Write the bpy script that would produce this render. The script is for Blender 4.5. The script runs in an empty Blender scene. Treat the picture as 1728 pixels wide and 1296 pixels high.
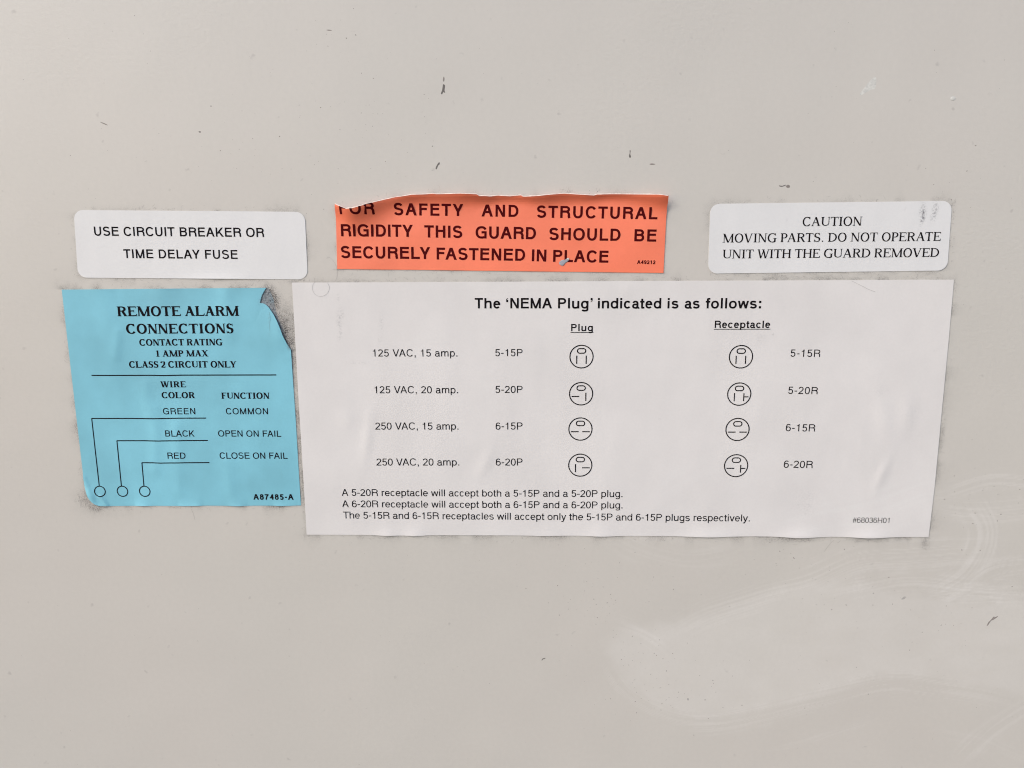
import bpy, math, random
import numpy as np
from mathutils import Vector, Matrix
from mathutils.geometry import delaunay_2d_cdt

random.seed(7)
rng = np.random.default_rng(11)
S = bpy.context.scene
COL = S.collection

# ------------------------------------------------------------------ camera
# wall plane: X right, Z up (millimetres in the helpers, metres in the scene), facing -Y
F = 1250.0                       # focal length in pixels of a 1728 px wide picture
left = Vector((-53964, -54, -F)).normalized()
down = Vector((43.8, -6942, -F)).normalized()
ex = -left
ez = (-down - ex * (-down).dot(ex)).normalized()
ey = ez.cross(ex)
R = Matrix((ex, ey, ez))         # camera -> world
DIST = 173.6                     # mm to the panel along the axis
CAMP = -(R @ Vector((0, 0, -1))) * DIST
cam = bpy.data.cameras.new("camera")
cam.sensor_width = 36.0
cam.lens = F / 1728 * 36
cam.clip_start = 0.005
cam.clip_end = 50
camo = bpy.data.objects.new("camera", cam)
COL.objects.link(camo)
camo.matrix_world = Matrix.Translation(CAMP * 0.001) @ R.to_4x4()
S.camera = camo

# ------------------------------------------------------------------ light
SUN_DIR = Vector((-0.72, -0.42, 0.62)).normalized()      # towards the sun
elev = math.asin(SUN_DIR.z)
w = bpy.data.worlds.new("World")
S.world = w
w.use_nodes = True
nt = w.node_tree
bg = nt.nodes["Background"]
sky = nt.nodes.new("ShaderNodeTexSky")
sky.sky_type = 'NISHITA'
sky.sun_disc = False
sky.sun_elevation = elev
sky.sun_rotation = math.atan2(SUN_DIR.x, SUN_DIR.y)
sky.air_density = 1.0
sky.dust_density = 2.0
sky.ozone_density = 0.3
nt.links.new(sky.outputs[0], bg.inputs[0])
bg.inputs[1].default_value = 0.13
sun = bpy.data.lights.new("sun", 'SUN')
sun.energy = 1.4
sun.angle = math.radians(38)
sun.color = (1.0, 0.98, 0.965)
suno = bpy.data.objects.new("sun", sun)
COL.objects.link(suno)
suno.rotation_euler = SUN_DIR.to_track_quat('Z', 'Y').to_euler()
S.view_settings.view_transform = 'Standard'
S.view_settings.look = 'None'
S.view_settings.gamma = 1
S.view_settings.exposure = 0.88
S.cycles.filter_width = 1.1
S.cycles.max_bounces = 5


def P(px, py, h=0.0):
    """point of the wall (mm) seen at a place of the photograph, h mm proud of the wall"""
    d = R @ Vector((px - 864, 648 - py, -F))
    t = (-h - CAMP.y) / d.y
    return (CAMP.x + d.x * t, CAMP.z + d.z * t)


# ------------------------------------------------------------------ noise fields in numpy
def vnoise(x, y, seed=0):
    r = np.random.default_rng(seed)
    T = r.random((256, 256))
    xi = np.floor(x).astype(int); yi = np.floor(y).astype(int)
    fx = x - xi; fy = y - yi
    fx = fx * fx * (3 - 2 * fx); fy = fy * fy * (3 - 2 * fy)
    a = T[xi & 255, yi & 255]; b = T[(xi + 1) & 255, yi & 255]
    c = T[xi & 255, (yi + 1) & 255]; d = T[(xi + 1) & 255, (yi + 1) & 255]
    return (a * (1 - fx) + b * fx) * (1 - fy) + (c * (1 - fx) + d * fx) * fy


def fbm(x, y, seed=0, oct=3):
    v = 0; a = 0.5; s = 0
    for i in range(oct):
        v = v + a * vnoise(x * 2 ** i + 13.7 * i, y * 2 ** i + 5.1 * i, seed + i)
        s += a; a *= 0.5
    return v / s


def sstep(a, b, x):
    t = np.clip((x - a) / (b - a), 0, 1)
    return t * t * (3 - 2 * t)


def catmull(pts, n=8, closed=False):
    out = []
    m = len(pts)
    for i in range(m if closed else m - 1):
        if closed:
            p0, p1, p2, p3 = pts[(i - 1) % m], pts[i], pts[(i + 1) % m], pts[(i + 2) % m]
        else:
            p0, p1, p2, p3 = pts[max(i - 1, 0)], pts[i], pts[i + 1], pts[min(i + 2, m - 1)]
        for k in range(n):
            t = k / n
            out.append(tuple(0.5 * ((2 * p1[j]) + (-p0[j] + p2[j]) * t + (2 * p0[j] - 5 * p1[j] + 4 * p2[j] - p3[j]) * t * t
                                    + (-p0[j] + 3 * p1[j] - 3 * p2[j] + p3[j]) * t ** 3) for j in range(len(p1))))
    if not closed:
        out.append(tuple(pts[-1]))
    return out


def polydist(x, y, poly, closed=True):
    """distance, arc length and signed side to a polyline, for arrays of points"""
    best = np.full(x.shape, 1e9); arc = np.zeros(x.shape); side = np.zeros(x.shape)
    s = 0.0
    n = len(poly)
    for i in range(n if closed else n - 1):
        ax, ay = poly[i]; bx, by = poly[(i + 1) % n]
        dx, dy = bx - ax, by - ay
        L = math.hypot(dx, dy)
        if L < 1e-9:
            continue
        t = np.clip(((x - ax) * dx + (y - ay) * dy) / (L * L), 0, 1)
        qx = x - ax - t * dx; qy = y - ay - t * dy
        d = np.hypot(qx, qy)
        m = d < best
        best = np.where(m, d, best)
        arc = np.where(m, s + t * L, arc)
        side = np.where(m, np.sign(dx * (y - ay) - dy * (x - ax)), side)
        s += L
    return best, arc, side, s


def inside(x, y, poly):
    c = np.zeros(x.shape, bool)
    n = len(poly)
    for i in range(n):
        ax, ay = poly[i]; bx, by = poly[(i + 1) % n]
        if ay == by:
            continue
        m = ((ay > y) != (by > y)) & (x < (bx - ax) * (y - ay) / (by - ay) + ax)
        c ^= m
    return c


# ------------------------------------------------------------------ chalky wipe marks shared by panel and label
def PX(*pts):
    return [P(a, b) for a, b in pts]


SWIPES = [  # centre line in photo places, half width mm, strength, streak pitch, seed
    (PX((1120, 1062), (1240, 1020), (1340, 985), (1450, 950), (1560, 935), (1740, 930)), 5.0, 0.62, 3.0, 1),
    (PX((1090, 1215), (1200, 1222), (1330, 1195), (1430, 1165), (1530, 1155), (1650, 1172), (1760, 1200)), 4.2, 0.55, 3.8, 2),
    (PX((1012, 1105), (1040, 1150), (1090, 1190), (1160, 1215), (1240, 1220)), 3.2, 0.45, 3.8, 3),
    (PX((1030, 1045), (1080, 1068), (1130, 1100)), 3.0, 0.45, 2.4, 4),
    (PX((1560, 1010), (1650, 1000), (1760, 1010)), 3.6, 0.5, 2.4, 5),
    (PX((1640, 840), (1660, 900), (1630, 970), (1560, 1010)), 5.5, 0.6, 2.0, 6),
    (PX((1590, 828), (1670, 812), (1760, 815)), 3.0, 0.62, 2.4, 7),
    (PX((1580, 850), (1650, 860), (1760, 850)), 4.6, 0.5, 2.6, 8),
    (PX((1380, 1010), (1500, 985), (1620, 990), (1760, 1005)), 3.4, 0.6, 2.6, 9),
    (PX((1610, 1285), (1680, 1225), (1760, 1180)), 4.0, 0.5, 2.0, 10),
    (PX((1640, 985), (1680, 960), (1760, 948)), 4.0, 0.6, 2.2, 11),
    (PX((1270, 1275), (1380, 1245), (1500, 1210)), 1.0, 0.4, 2.5, 12),
    (PX((1010, 890), (1080, 930), (1170, 945), (1260, 930)), 4.2, 0.28, 1.8, 13),
    (PX((1050, 910), (1120, 900), (1240, 915)), 3.0, 0.28, 2.2, 14),
    (PX((1300, 900), (1420, 880), (1560, 842), (1640, 832)), 7.5, 0.42, 1.6, 15),
    (PX((1100, 860), (1200, 800), (1300, 770)), 7.5, 0.20, 1.2, 16),
    (PX((1570, 1230), (1660, 1255), (1760, 1290)), 2.2, 0.3, 2.4, 17),
]
SMEAR_POLY = catmull(PX((1015, 1105), (1030, 1065), (1090, 1050), (1200, 1030), (1290, 995), (1370, 975), (1460, 980), (1560, 1000),
                        (1660, 1010), (1780, 1015), (1800, 1180), (1660, 1165), (1560, 1148), (1480, 1148), (1400, 1170), (1310, 1195), (1230, 1215),
                        (1150, 1212), (1080, 1180)), 4, True)


def chalk_field(x, y):
    out = np.zeros(x.shape)
    for pts, hw, st, pitch, seed in SWIPES:
        xs = [p[0] for p in pts]; ys = [p[1] for p in pts]
        m = (x > min(xs) - hw * 1.3) & (x < max(xs) + hw * 1.3) & (y > min(ys) - hw * 1.3) & (y < max(ys) + hw * 1.3)
        if not m.any():
            continue
        path = catmull(pts, 5)
        d, arc, side, L = polydist(x[m], y[m], path, False)
        t = d * side
        wob = (vnoise(arc * 0.08, t * 0.05 + seed, seed) - 0.5) * 1.6
        st1 = fbm((t + wob) * pitch * 1.2, arc * 0.045 + seed * 3.1, seed, 3)
        streak = sstep(0.42, 0.68, st1)
        env = sstep(hw, hw * 0.35, d + (vnoise(arc * 0.3, t * 0 + seed, seed + 5) - 0.5) * hw * 0.5)
        ends = sstep(0, 0.2 * L, arc) * sstep(L, L * 0.75, arc)
        patch = 0.5 + 0.7 * fbm(x[m] * 0.12, y[m] * 0.12, seed + 40, 2)
        out[m] += st * env * (0.12 + ends * 0.88) * streak * patch
    m = (x > 8) & (y < -30)
    if m.any():
        d, arc, side, L = polydist(x[m], y[m], SMEAR_POLY)
        ins = inside(x[m], y[m], SMEAR_POLY)
        sd = np.where(ins, d, -d) + (fbm(x[m] * 0.5, y[m] * 0.5, 70, 2) - 0.5) * 2.2
        out[m] += 0.44 * sstep(-0.5, 3.0, sd) * (0.55 + 0.9 * fbm(x[m] * 0.18, y[m] * 0.3, 60, 4))
    return np.clip(out, 0, 1.3)


# ------------------------------------------------------------------ outlines of the stickers (mm on the wall)
def rounded(c, r, n=7):
    """rounded quadrilateral from four corners given clockwise"""
    out = []
    m = len(c)
    for i in range(m):
        p = Vector(c[i]); a = (Vector(c[i - 1]) - p).normalized(); b = (Vector(c[(i + 1) % m]) - p).normalized()
        q0 = p + a * r; q1 = p + b * r
        for k in range(n + 1):
            t = k / n
            th = t * math.pi / 2
            out.append(tuple(p + a * r * (1 - math.sin(th)) + b * r * (1 - math.cos(th))))
    return out


def densify(poly, step=0.8):
    out = []
    n = len(poly)
    for i in range(n):
        a = poly[i]; b = poly[(i + 1) % n]
        k = max(1, int(math.hypot(b[0] - a[0], b[1] - a[1]) / step))
        for j in range(k):
            out.append((a[0] + (b[0] - a[0]) * j / k, a[1] + (b[1] - a[1]) * j / k))
    return out


white_poly = rounded(PX((124.5, 354.3), (514.5, 357.5), (519.5, 471.5), (132, 468.5)), 2.1)
caution_poly = rounded(PX((1198.5, 344), (1606.5, 339), (1598, 456.5), (1194.5, 461.8)), 2.1)
table_poly = PX((492.8, 476.8), (640, 476.3), (820, 475.5), (1060, 474.2), (1300, 473.2), (1609.5, 471.8), (1599, 590), (1588.4, 700), (1577, 820), (1566.7, 906),
                *[(x_, 902.1 + (x_ - 517.6) * 0.00372 + sum(a_ * math.exp(-((x_ - c_) / w_) ** 2) for c_, w_, a_ in ((655, 20, 1.2), (700, 18, 1.3), (920, 24, 0.6), (1015, 24, 1.1), (1195, 40, 1.5), (1350, 33, 2.0), (1468, 33, 2.0)))) for x_ in range(1555, 520, -9)], (517.6, 902.1), (512, 805), (505.2, 695), (499, 585))
orange_top = [(567.3, 344.4), (576, 348.5), (586.9, 352.7), (597.3, 351.7), (608, 348.8), (618.1, 345.6), (633.8, 341.3), (650, 337.2), (668.5, 332.9),
              (682, 331.2), (696.3, 328.8), (712, 328.4), (722, 328), (731, 327), (738, 328), (757, 327.7), (777.8, 327), (792, 327.6), (805.6, 328.2), (809, 331.2), (820, 331), (828, 331.7),
              (840, 330), (850, 330.8), (860.8, 331.2), (872, 330.2), (880, 329.6), (881.7, 331.9), (895, 331.6), (909.4, 330.8), (930, 328.6), (951, 327), (975, 328.4), (1001.5, 330),
              (1006.7, 328.4), (1030, 327.8), (1048, 327.9), (1080, 328.4), (1109, 329), (1125.6, 331.2)]
orange_poly = [P(a, b) for a, b in orange_top] + PX((1125.6, 341.3), (1122.5, 400), (1119.5, 460.7), (980, 458.9), (840, 457.2), (700, 455.4), (569.2, 454.1), (568, 400), (567.0, 353))
blue_poly = PX((104.4, 488.7), (200, 487.8), (330, 486.6), (449.5, 485.8), (446, 491.5), (442.5, 498), (440.5, 505), (439, 511), (444.5, 511.8), (449.5, 514.2), (454, 518.5), (457.4, 523.4), (462.8, 531), (467.9, 540.4),
               (473.5, 553), (478.3, 566.7), (484.5, 579.5), (491.5, 590.3), (494.5, 640), (499.3, 710), (504, 790), (508, 852.7), (480, 853.3), (440, 853.0), (400, 853.5), (350, 853.0), (300, 853.7), (240, 853.2), (190, 853.8),
               (168.7, 853.2), (162, 851), (155.6, 846.7), (150, 839.5), (146.4, 830.9), (143.2, 820), (141.2, 807.3), (128, 694), (116, 590))
POLYS = {'white': white_poly, 'caution': caution_poly, 'table': table_poly, 'orange': orange_poly, 'blue': blue_poly}


# ------------------------------------------------------------------ materials
def new_mat(name):
    m = bpy.data.materials.new(name)
    m.use_nodes = True
    return m, m.node_tree, m.node_tree.nodes["Principled BSDF"]


def N(nt, t, **kw):
    n = nt.nodes.new(t)
    for k, v in kw.items():
        if k.startswith('i_'):
            n.inputs[k[2:].replace('_', ' ')].default_value = v
        else:
            setattr(n, k, v)
    return n


def noise(nt, co, scale, detail=3, rough=0.55, vec_scale=None):
    n = N(nt, 'ShaderNodeTexNoise')
    n.inputs['Scale'].default_value = scale
    n.inputs['Detail'].default_value = detail
    n.inputs['Roughness'].default_value = rough
    if vec_scale:
        mp = N(nt, 'ShaderNodeMapping')
        mp.inputs['Scale'].default_value = vec_scale
        nt.links.new(co, mp.inputs[0]); co = mp.outputs[0]
    nt.links.new(co, n.inputs['Vector'])
    return n.outputs[0]


def ramp(nt, src, a, b, lo=0.0, hi=1.0):
    n = N(nt, 'ShaderNodeMapRange')
    n.inputs[1].default_value = a; n.inputs[2].default_value = b
    n.inputs[3].default_value = lo; n.inputs[4].default_value = hi
    nt.links.new(src, n.inputs[0])
    return n.outputs[0]


def mul(nt, a, b, op='MULTIPLY'):
    n = N(nt, 'ShaderNodeMath', operation=op)
    for i, v in enumerate((a, b)):
        if isinstance(v, (int, float)):
            n.inputs[i].default_value = v
        else:
            nt.links.new(v, n.inputs[i])
    return n.outputs[0]


def mixc(nt, fac, a, b):
    n = N(nt, 'ShaderNodeMix', data_type='RGBA')
    for i, v in ((0, fac), (6, a), (7, b)):
        if isinstance(v, (int, float)):
            n.inputs[i].default_value = v
        elif isinstance(v, tuple):
            n.inputs[i].default_value = (*v, 1)
        else:
            nt.links.new(v, n.inputs[i])
    return n.outputs[2]


def attr(nt, name):
    n = N(nt, 'ShaderNodeAttribute', attribute_name=name)
    return n.outputs['Fac']


def bump(nt, h, strength, dist, normal=None):
    n = N(nt, 'ShaderNodeBump')
    n.inputs['Strength'].default_value = strength
    n.inputs['Distance'].default_value = dist
    nt.links.new(h, n.inputs['Height'])
    if normal is not None:
        nt.links.new(normal, n.inputs['Normal'])
    return n.outputs[0]


def simple_mat(name, col, rough=0.6, spec=0.3, metal=0.0):
    m, nt, b = new_mat(name)
    co = N(nt, 'ShaderNodeTexCoord').outputs['Object']
    f = noise(nt, co, 1500, 2)
    c = mixc(nt, ramp(nt, f, 0.3, 0.7), tuple(v * 0.85 for v in col), tuple(min(1, v * 1.15) for v in col))
    nt.links.new(c, b.inputs['Base Color'])
    b.inputs['Roughness'].default_value = rough
    b.inputs['Specular IOR Level'].default_value = spec
    b.inputs['Metallic'].default_value = metal
    return m


PANEL_COL = (0.556, 0.519, 0.470)


def panel_material():
    m, nt, b = new_mat("beige_painted_steel")
    co = N(nt, 'ShaderNodeTexCoord').outputs['Object']
    big = noise(nt, co, 14, 2)
    mid = noise(nt, co, 45, 3)
    c = mixc(nt, ramp(nt, big, 0.35, 0.65), tuple(v * k for v, k in zip(PANEL_COL, (1.004, 0.996, 0.996))), tuple(v * k for v, k in zip(PANEL_COL, (0.996, 1.001, 1.0))))
    c = mixc(nt, ramp(nt, mid, 0.35, 0.7, 0, 0.3), c, tuple(v * 1.06 for v in PANEL_COL))
    fine = noise(nt, co, 900, 3, 0.7)
    c = mixc(nt, ramp(nt, fine, 0.3, 0.7, 0, 0.16), c, tuple(v * 0.8 for v in PANEL_COL))
    # faint stains
    pit = noise(nt, co, 420, 2, 0.5)
    c = mixc(nt, ramp(nt, pit, 0.70, 0.78, 0, 0.35), c, (0.30, 0.27, 0.25))
    # wiped residue
    ch = attr(nt, 'chalk')
    chf = mul(nt, ch, ramp(nt, noise(nt, co, 1200, 2), 0.25, 0.75, 0.75, 1.15))
    c = mixc(nt, mul(nt, chf, 0.85), c, (0.642, 0.606, 0.562))
    # gritty dirt against the sticker edges
    g = attr(nt, 'grime')
    sp = noise(nt, co, 4200, 3, 0.8)
    sp2 = noise(nt, co, 650, 2, 0.6)
    gf = mul(nt, g, mul(nt, ramp(nt, sp, 0.42, 0.64, 0.22, 1.25), ramp(nt, sp2, 0.3, 0.7, 0.5, 1.2)))
    n = N(nt, 'ShaderNodeClamp'); nt.links.new(gf, n.inputs[0]); gf = n.outputs[0]
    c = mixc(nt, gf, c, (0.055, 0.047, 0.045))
    nt.links.new(c, b.inputs['Base Color'])
    nt.links.new(ramp(nt, ch, 0, 1, 0.44, 0.62), b.inputs['Roughness'])
    b.inputs['Specular IOR Level'].default_value = 0.5
    peel = noise(nt, co, 1000, 3, 0.6, (1, 1, 1.3))
    wav = noise(nt, co, 22, 2, 0.5)
    n1 = bump(nt, wav, 0.10, 0.004)
    msk = ramp(nt, noise(nt, co, 16, 2), 0.4, 0.62, 0.25, 1.0)
    n2 = bump(nt, mul(nt, peel, msk), 0.17, 0.0003, n1)
    n3 = bump(nt, ch, 0.05, 0.00015, n2)
    nt.links.new(n3, b.inputs['Normal'])
    return m


def paper_material(name, col, rough=0.5, mott=0.05, chalk_col=(0.72, 0.70, 0.67), spec=0.4, crease=0.0):
    m, nt, b = new_mat(name)
    co = N(nt, 'ShaderNodeTexCoord').outputs['Object']
    f1 = noise(nt, co, 60, 3)
    f2 = noise(nt, co, 1500, 3, 0.7)
    c = mixc(nt, ramp(nt, f1, 0.35, 0.65), tuple(v * (1 - mott) for v in col), tuple(v * (1 + mott) for v in col))
    c = mixc(nt, ramp(nt, f2, 0.35, 0.7, 0, 0.10), c, tuple(v * 0.72 for v in col))
    ch = attr(nt, 'chalk')
    c = mixc(nt, mul(nt, ch, 0.8), c, chalk_col)
    g = attr(nt, 'smudge')
    sp = noise(nt, co, 2200, 3, 0.8)
    gf = mul(nt, g, ramp(nt, sp, 0.45, 0.64, 0.05, 1.1))
    n = N(nt, 'ShaderNodeClamp'); nt.links.new(gf, n.inputs[0])
    c = mixc(nt, n.outputs[0], c, (0.16, 0.15, 0.16))
    nt.links.new(c, b.inputs['Base Color'])
    b.inputs['Roughness'].default_value = rough
    b.inputs['Specular IOR Level'].default_value = spec
    n1 = bump(nt, noise(nt, co, 700, 3, 0.6), 0.12, 0.0002)
    n2 = bump(nt, noise(nt, co, 55, 2, 0.5, (1.6, 1, 0.7)), 0.12, 0.0012, n1)
    nt.links.new(n2, b.inputs['Normal'])
    return m


M_PANEL = panel_material()
M_WHITE = paper_material("white_vinyl", (0.70, 0.682, 0.668), 0.42, 0.015)
M_TABLE = paper_material("off_white_label_stock", (0.69, 0.653, 0.628), 0.5, 0.03)
M_ORANGE = paper_material("fluorescent_orange_paper", (0.90, 0.205, 0.105), 0.45, 0.05, (0.95, 0.4, 0.3), 0.6)
M_BLUE = paper_material("light_blue_paper", (0.205, 0.495, 0.59), 0.6, 0.085, (0.4, 0.62, 0.68), 0.3)
M_CORE = simple_mat("torn_paper_core", (0.80, 0.66, 0.58), 0.9, 0.1)
M_INK = simple_mat("black_ink", (0.009, 0.007, 0.008), 0.8, 0.05)
M_REDINK = simple_mat("dark_ink_on_orange", (0.072, 0.004, 0.005), 0.9, 0.04)
M_CHIP = simple_mat("bare_scratched_steel", (0.16, 0.145, 0.135), 0.8, 0.1, 0.0)
M_DARK = simple_mat("dark_grit", (0.10, 0.085, 0.08), 0.8, 0.2)
M_SPECK = simple_mat("brown_grit", (0.25, 0.22, 0.20), 0.8, 0.2)
M_FAINT = simple_mat("dull_speck", (0.38, 0.355, 0.33), 0.7, 0.3)
M_PALE = simple_mat("pale_paint", (0.575, 0.56, 0.52), 0.55, 0.3)
M_SILVER = simple_mat("scraped_aluminium", (0.36, 0.36, 0.39), 0.5, 0.5, 0.2)
M_HAIR = simple_mat("grey_hair", (0.13, 0.11, 0.10), 0.6, 0.3)
M_LINT = simple_mat("grey_lint", (0.15, 0.13, 0.125), 0.9, 0.1)


# ------------------------------------------------------------------ object helpers
def mesh_obj(name, verts, faces, mat, parent=None, attrs=None, smooth=False, origin=None):
    """verts in mm (x, y, z) on the wall; linked as one object with its origin at the given place"""
    v = np.asarray(verts, float).reshape(-1, 3)
    o0 = np.zeros(3) if parent is None and origin is None else np.array(origin if origin is not None else parent['_o'], float)
    me = bpy.data.meshes.new(name)
    me.from_pydata(((v - o0) * 0.001).tolist(), [], faces)
    me.materials.append(mat)
    for k, a in (attrs or {}).items():
        at = me.attributes.new(k, 'FLOAT', 'POINT')
        at.data.foreach_set('value', np.asarray(a, np.float32))
    if smooth:
        me.polygons.foreach_set('use_smooth', [True] * len(me.polygons))
    me.update()
    o = bpy.data.objects.new(name, me)
    COL.objects.link(o)
    if parent is not None:
        o.parent = parent
    else:
        o.location = o0 * 0.001
    return o


def child(name, verts, faces, mat, parent, label=None, **kw):
    if parent.type == 'MESH':                   # sub-part of a part whose data sit in the thing's frame
        o = mesh_obj(name, verts, faces, mat, None, origin=ORIG[parent.parent.name], **kw)
        o.location = (0, 0, 0)
        o.parent = parent
    else:
        o = mesh_obj(name, verts, faces, mat, None, origin=ORIG[parent.name], **kw)
        o.location = (0, 0, 0)
        o.parent = parent
    if label:
        o['label'] = label
    return o


ORIG = {}


def thing(name, label, cat, at, group=None):
    o = bpy.data.objects.new(name, None)
    COL.objects.link(o)
    o.empty_display_size = 0.01
    o.location = (at[0] * 0.001, 0, at[1] * 0.001)
    ORIG[o.name] = (at[0], 0.0, at[1])
    o['label'] = label
    o['category'] = cat
    if group:
        o['group'] = group
    return o


# ------------------------------------------------------------------ the panel
def axis(lo, hi, step, far):
    core = np.arange(lo, hi + step, step)
    a = [core[0]]; s = step
    while a[-1] > -far:
        s *= 1.5; a.append(a[-1] - s)
    b = [core[-1]]; s = step
    while b[-1] < far:
        s *= 1.5; b.append(b[-1] + s)
    return np.concatenate([np.array(a[:0:-1]), core, np.array(b[1:])])


def build_panel():
    xs = axis(-132, 130, 0.3, 420)
    zs = axis(-110, 96, 0.3, 420)
    X, Z = np.meshgrid(xs, zs)
    x = X.ravel(); z = Z.ravel()
    nx, nz = len(xs), len(zs)
    i = np.arange(nx * nz).reshape(nz, nx)
    f = np.stack([i[:-1, :-1], i[:-1, 1:], i[1:, 1:], i[1:, :-1]], -1).reshape(-1, 4)
    grime = np.zeros(x.shape)
    spec = {'white': (0.34, 0.55), 'caution': (0.26, 0.5), 'table': (0.42, 0.6), 'orange': (0.22, 0.45), 'blue': (0.50, 0.6)}
    for k, poly in POLYS.items():
        A, wd = spec[k]
        px = [p[0] for p in poly]; pz = [p[1] for p in poly]
        m = (x > min(px) - 6) & (x < max(px) + 6) & (z > min(pz) - 6) & (z < max(pz) + 6)
        d, arc, side, L = polydist(x[m], z[m], poly)
        n1 = sstep(0.35, 0.75, vnoise(arc * 0.35, arc * 0 + 1.5, len(k)))
        n2 = fbm(x[m] * 1.3, z[m] * 1.3, 90, 3)
        g = A * (0.35 + 1.1 * n1) * np.exp(-d / (wd * (0.6 + n1))) * (0.4 + 1.2 * n2)
        g += A * 0.12 * np.exp(-d / 2.2) * n2 * n1
        grime[m] = np.maximum(grime[m], g)

    def blob(px_, py_, rx, rz, amp, rot=0):
        cx, cz = P(px_, py_)
        dx = x - cx; dz = z - cz
        c, s = math.cos(math.radians(rot)), math.sin(math.radians(rot))
        u = (dx * c + dz * s) / rx; v = (-dx * s + dz * c) / rz
        q = u * u + v * v
        m = q < 9
        grime[m] += amp * np.exp(-q[m]) * (0.35 + 1.1 * fbm(x[m] * 1.1, z[m] * 1.1, 33, 3))

    # exposed, dirty glue where the blue corner has torn
    blob(457, 497, 1.1, 2.2, 0.8, 25)
    blob(466, 515, 1.6, 4.2, 0.6, 25)
    blob(475, 540, 2.4, 6.0, 0.32, 20)
    blob(486, 570, 1.3, 4.0, 0.7, 30)
    blob(484, 535, 3.5, 7.0, 0.20, 10)
    blob(495, 600, 0.9, 4.0, 0.35, 5)
    blob(501, 660, 0.8, 12, 0.34, 5)
    blob(506, 760, 0.8, 12, 0.36, 4)
    blob(511, 830, 0.8, 9, 0.34, 4)
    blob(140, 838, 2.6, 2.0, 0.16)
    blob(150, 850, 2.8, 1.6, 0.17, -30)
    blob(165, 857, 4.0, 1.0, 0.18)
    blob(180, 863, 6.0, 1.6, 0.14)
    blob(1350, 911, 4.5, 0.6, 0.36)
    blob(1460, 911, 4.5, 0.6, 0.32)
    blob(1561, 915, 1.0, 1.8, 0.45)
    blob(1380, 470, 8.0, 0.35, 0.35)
    blob(1585, 760, 0.6, 8.0, 0.22, -6)
    chalk = chalk_field(x, z)
    y = np.zeros(x.shape)
    V = np.stack([x, y, z], -1) * 0.001
    me = bpy.data.meshes.new("metal_panel")
    nv, nf = len(V), len(f)
    me.vertices.add(nv); me.vertices.foreach_set('co', V.ravel())
    me.loops.add(nf * 4); me.loops.foreach_set('vertex_index', f.ravel().astype(np.int32))
    me.polygons.add(nf); me.polygons.foreach_set('loop_start', np.arange(0, nf * 4, 4, dtype=np.int32))
    me.update(calc_edges=True)
    me.materials.append(M_PANEL)
    for k, a in (('grime', np.clip(grime, 0, 1.2)), ('chalk', chalk)):
        at = me.attributes.new(k, 'FLOAT', 'POINT')
        at.data.foreach_set('value', a.astype(np.float32))
    o = bpy.data.objects.new("metal_panel", me)
    COL.objects.link(o)
    o['kind'] = 'structure'
    o['label'] = 'beige painted metal panel with wiped chalky streaks at lower right'
    ORIG[o.name] = (0.0, 0.0, 0.0)
    return o


panel = build_panel()

# ------------------------------------------------------------------ sticker sheets
THICK = 0.05


def gaussr(x, z, cx, cz, rx, rz, rot=0):
    c, s = math.cos(math.radians(rot)), math.sin(math.radians(rot))
    dx, dz = x - cx, z - cz
    u = (dx * c + dz * s) / rx; v = (-dx * s + dz * c) / rz
    return np.exp(-u * u - v * v)


def ridge(x, z, p, q, wd):
    a, b = P(*p), P(*q)
    d, arc, side, L = polydist(x, z, [a, b], False)
    return np.exp(-(d / wd) ** 2)


TOPLINE = [P(a, b) for a, b in orange_top]


def h_orange(x, z):
    x = np.atleast_1d(np.asarray(x, float)); z = np.atleast_1d(np.asarray(z, float))
    tx = np.array([p[0] for p in TOPLINE]); tz = np.array([p[1] for p in TOPLINE])
    order = np.argsort(tx)
    top = sum(np.interp(x + k, tx[order], tz[order]) for k in (-1.6, -0.8, 0, 0.8, 1.6)) / 5
    d = np.clip(top - z, 0, 50)
    x0, x1 = tx.min(), tx.max()
    u = (x - x0) / (x1 - x0)
    # width of the raised band along the tear: wide over the first word, narrow further on
    wd = 1.1 + 1.75 * np.exp(-((u - 0.07) / 0.10) ** 2) + 0.35 * np.exp(-((u - 0.30) / 0.12) ** 2) + 0.75 * np.exp(-((u - 1.0) / 0.08) ** 2) + 0.22 * np.sin(u * 21) * sstep(0.15, 0.4, u)
    A = wd * (0.56 + 0.30 * sstep(0.15, 0.4, u) + 0.08 * np.sin(u * 33))
    h = A * np.exp(-(d / wd) ** 1.5)
    h = h + 0.05 * np.sin(x * 0.35) * np.sin(z * 0.5) + 0.09 * gaussr(x, z, *P(700, 400), 9, 5)
    return np.clip(h, 0, 9) + 0.06


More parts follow.
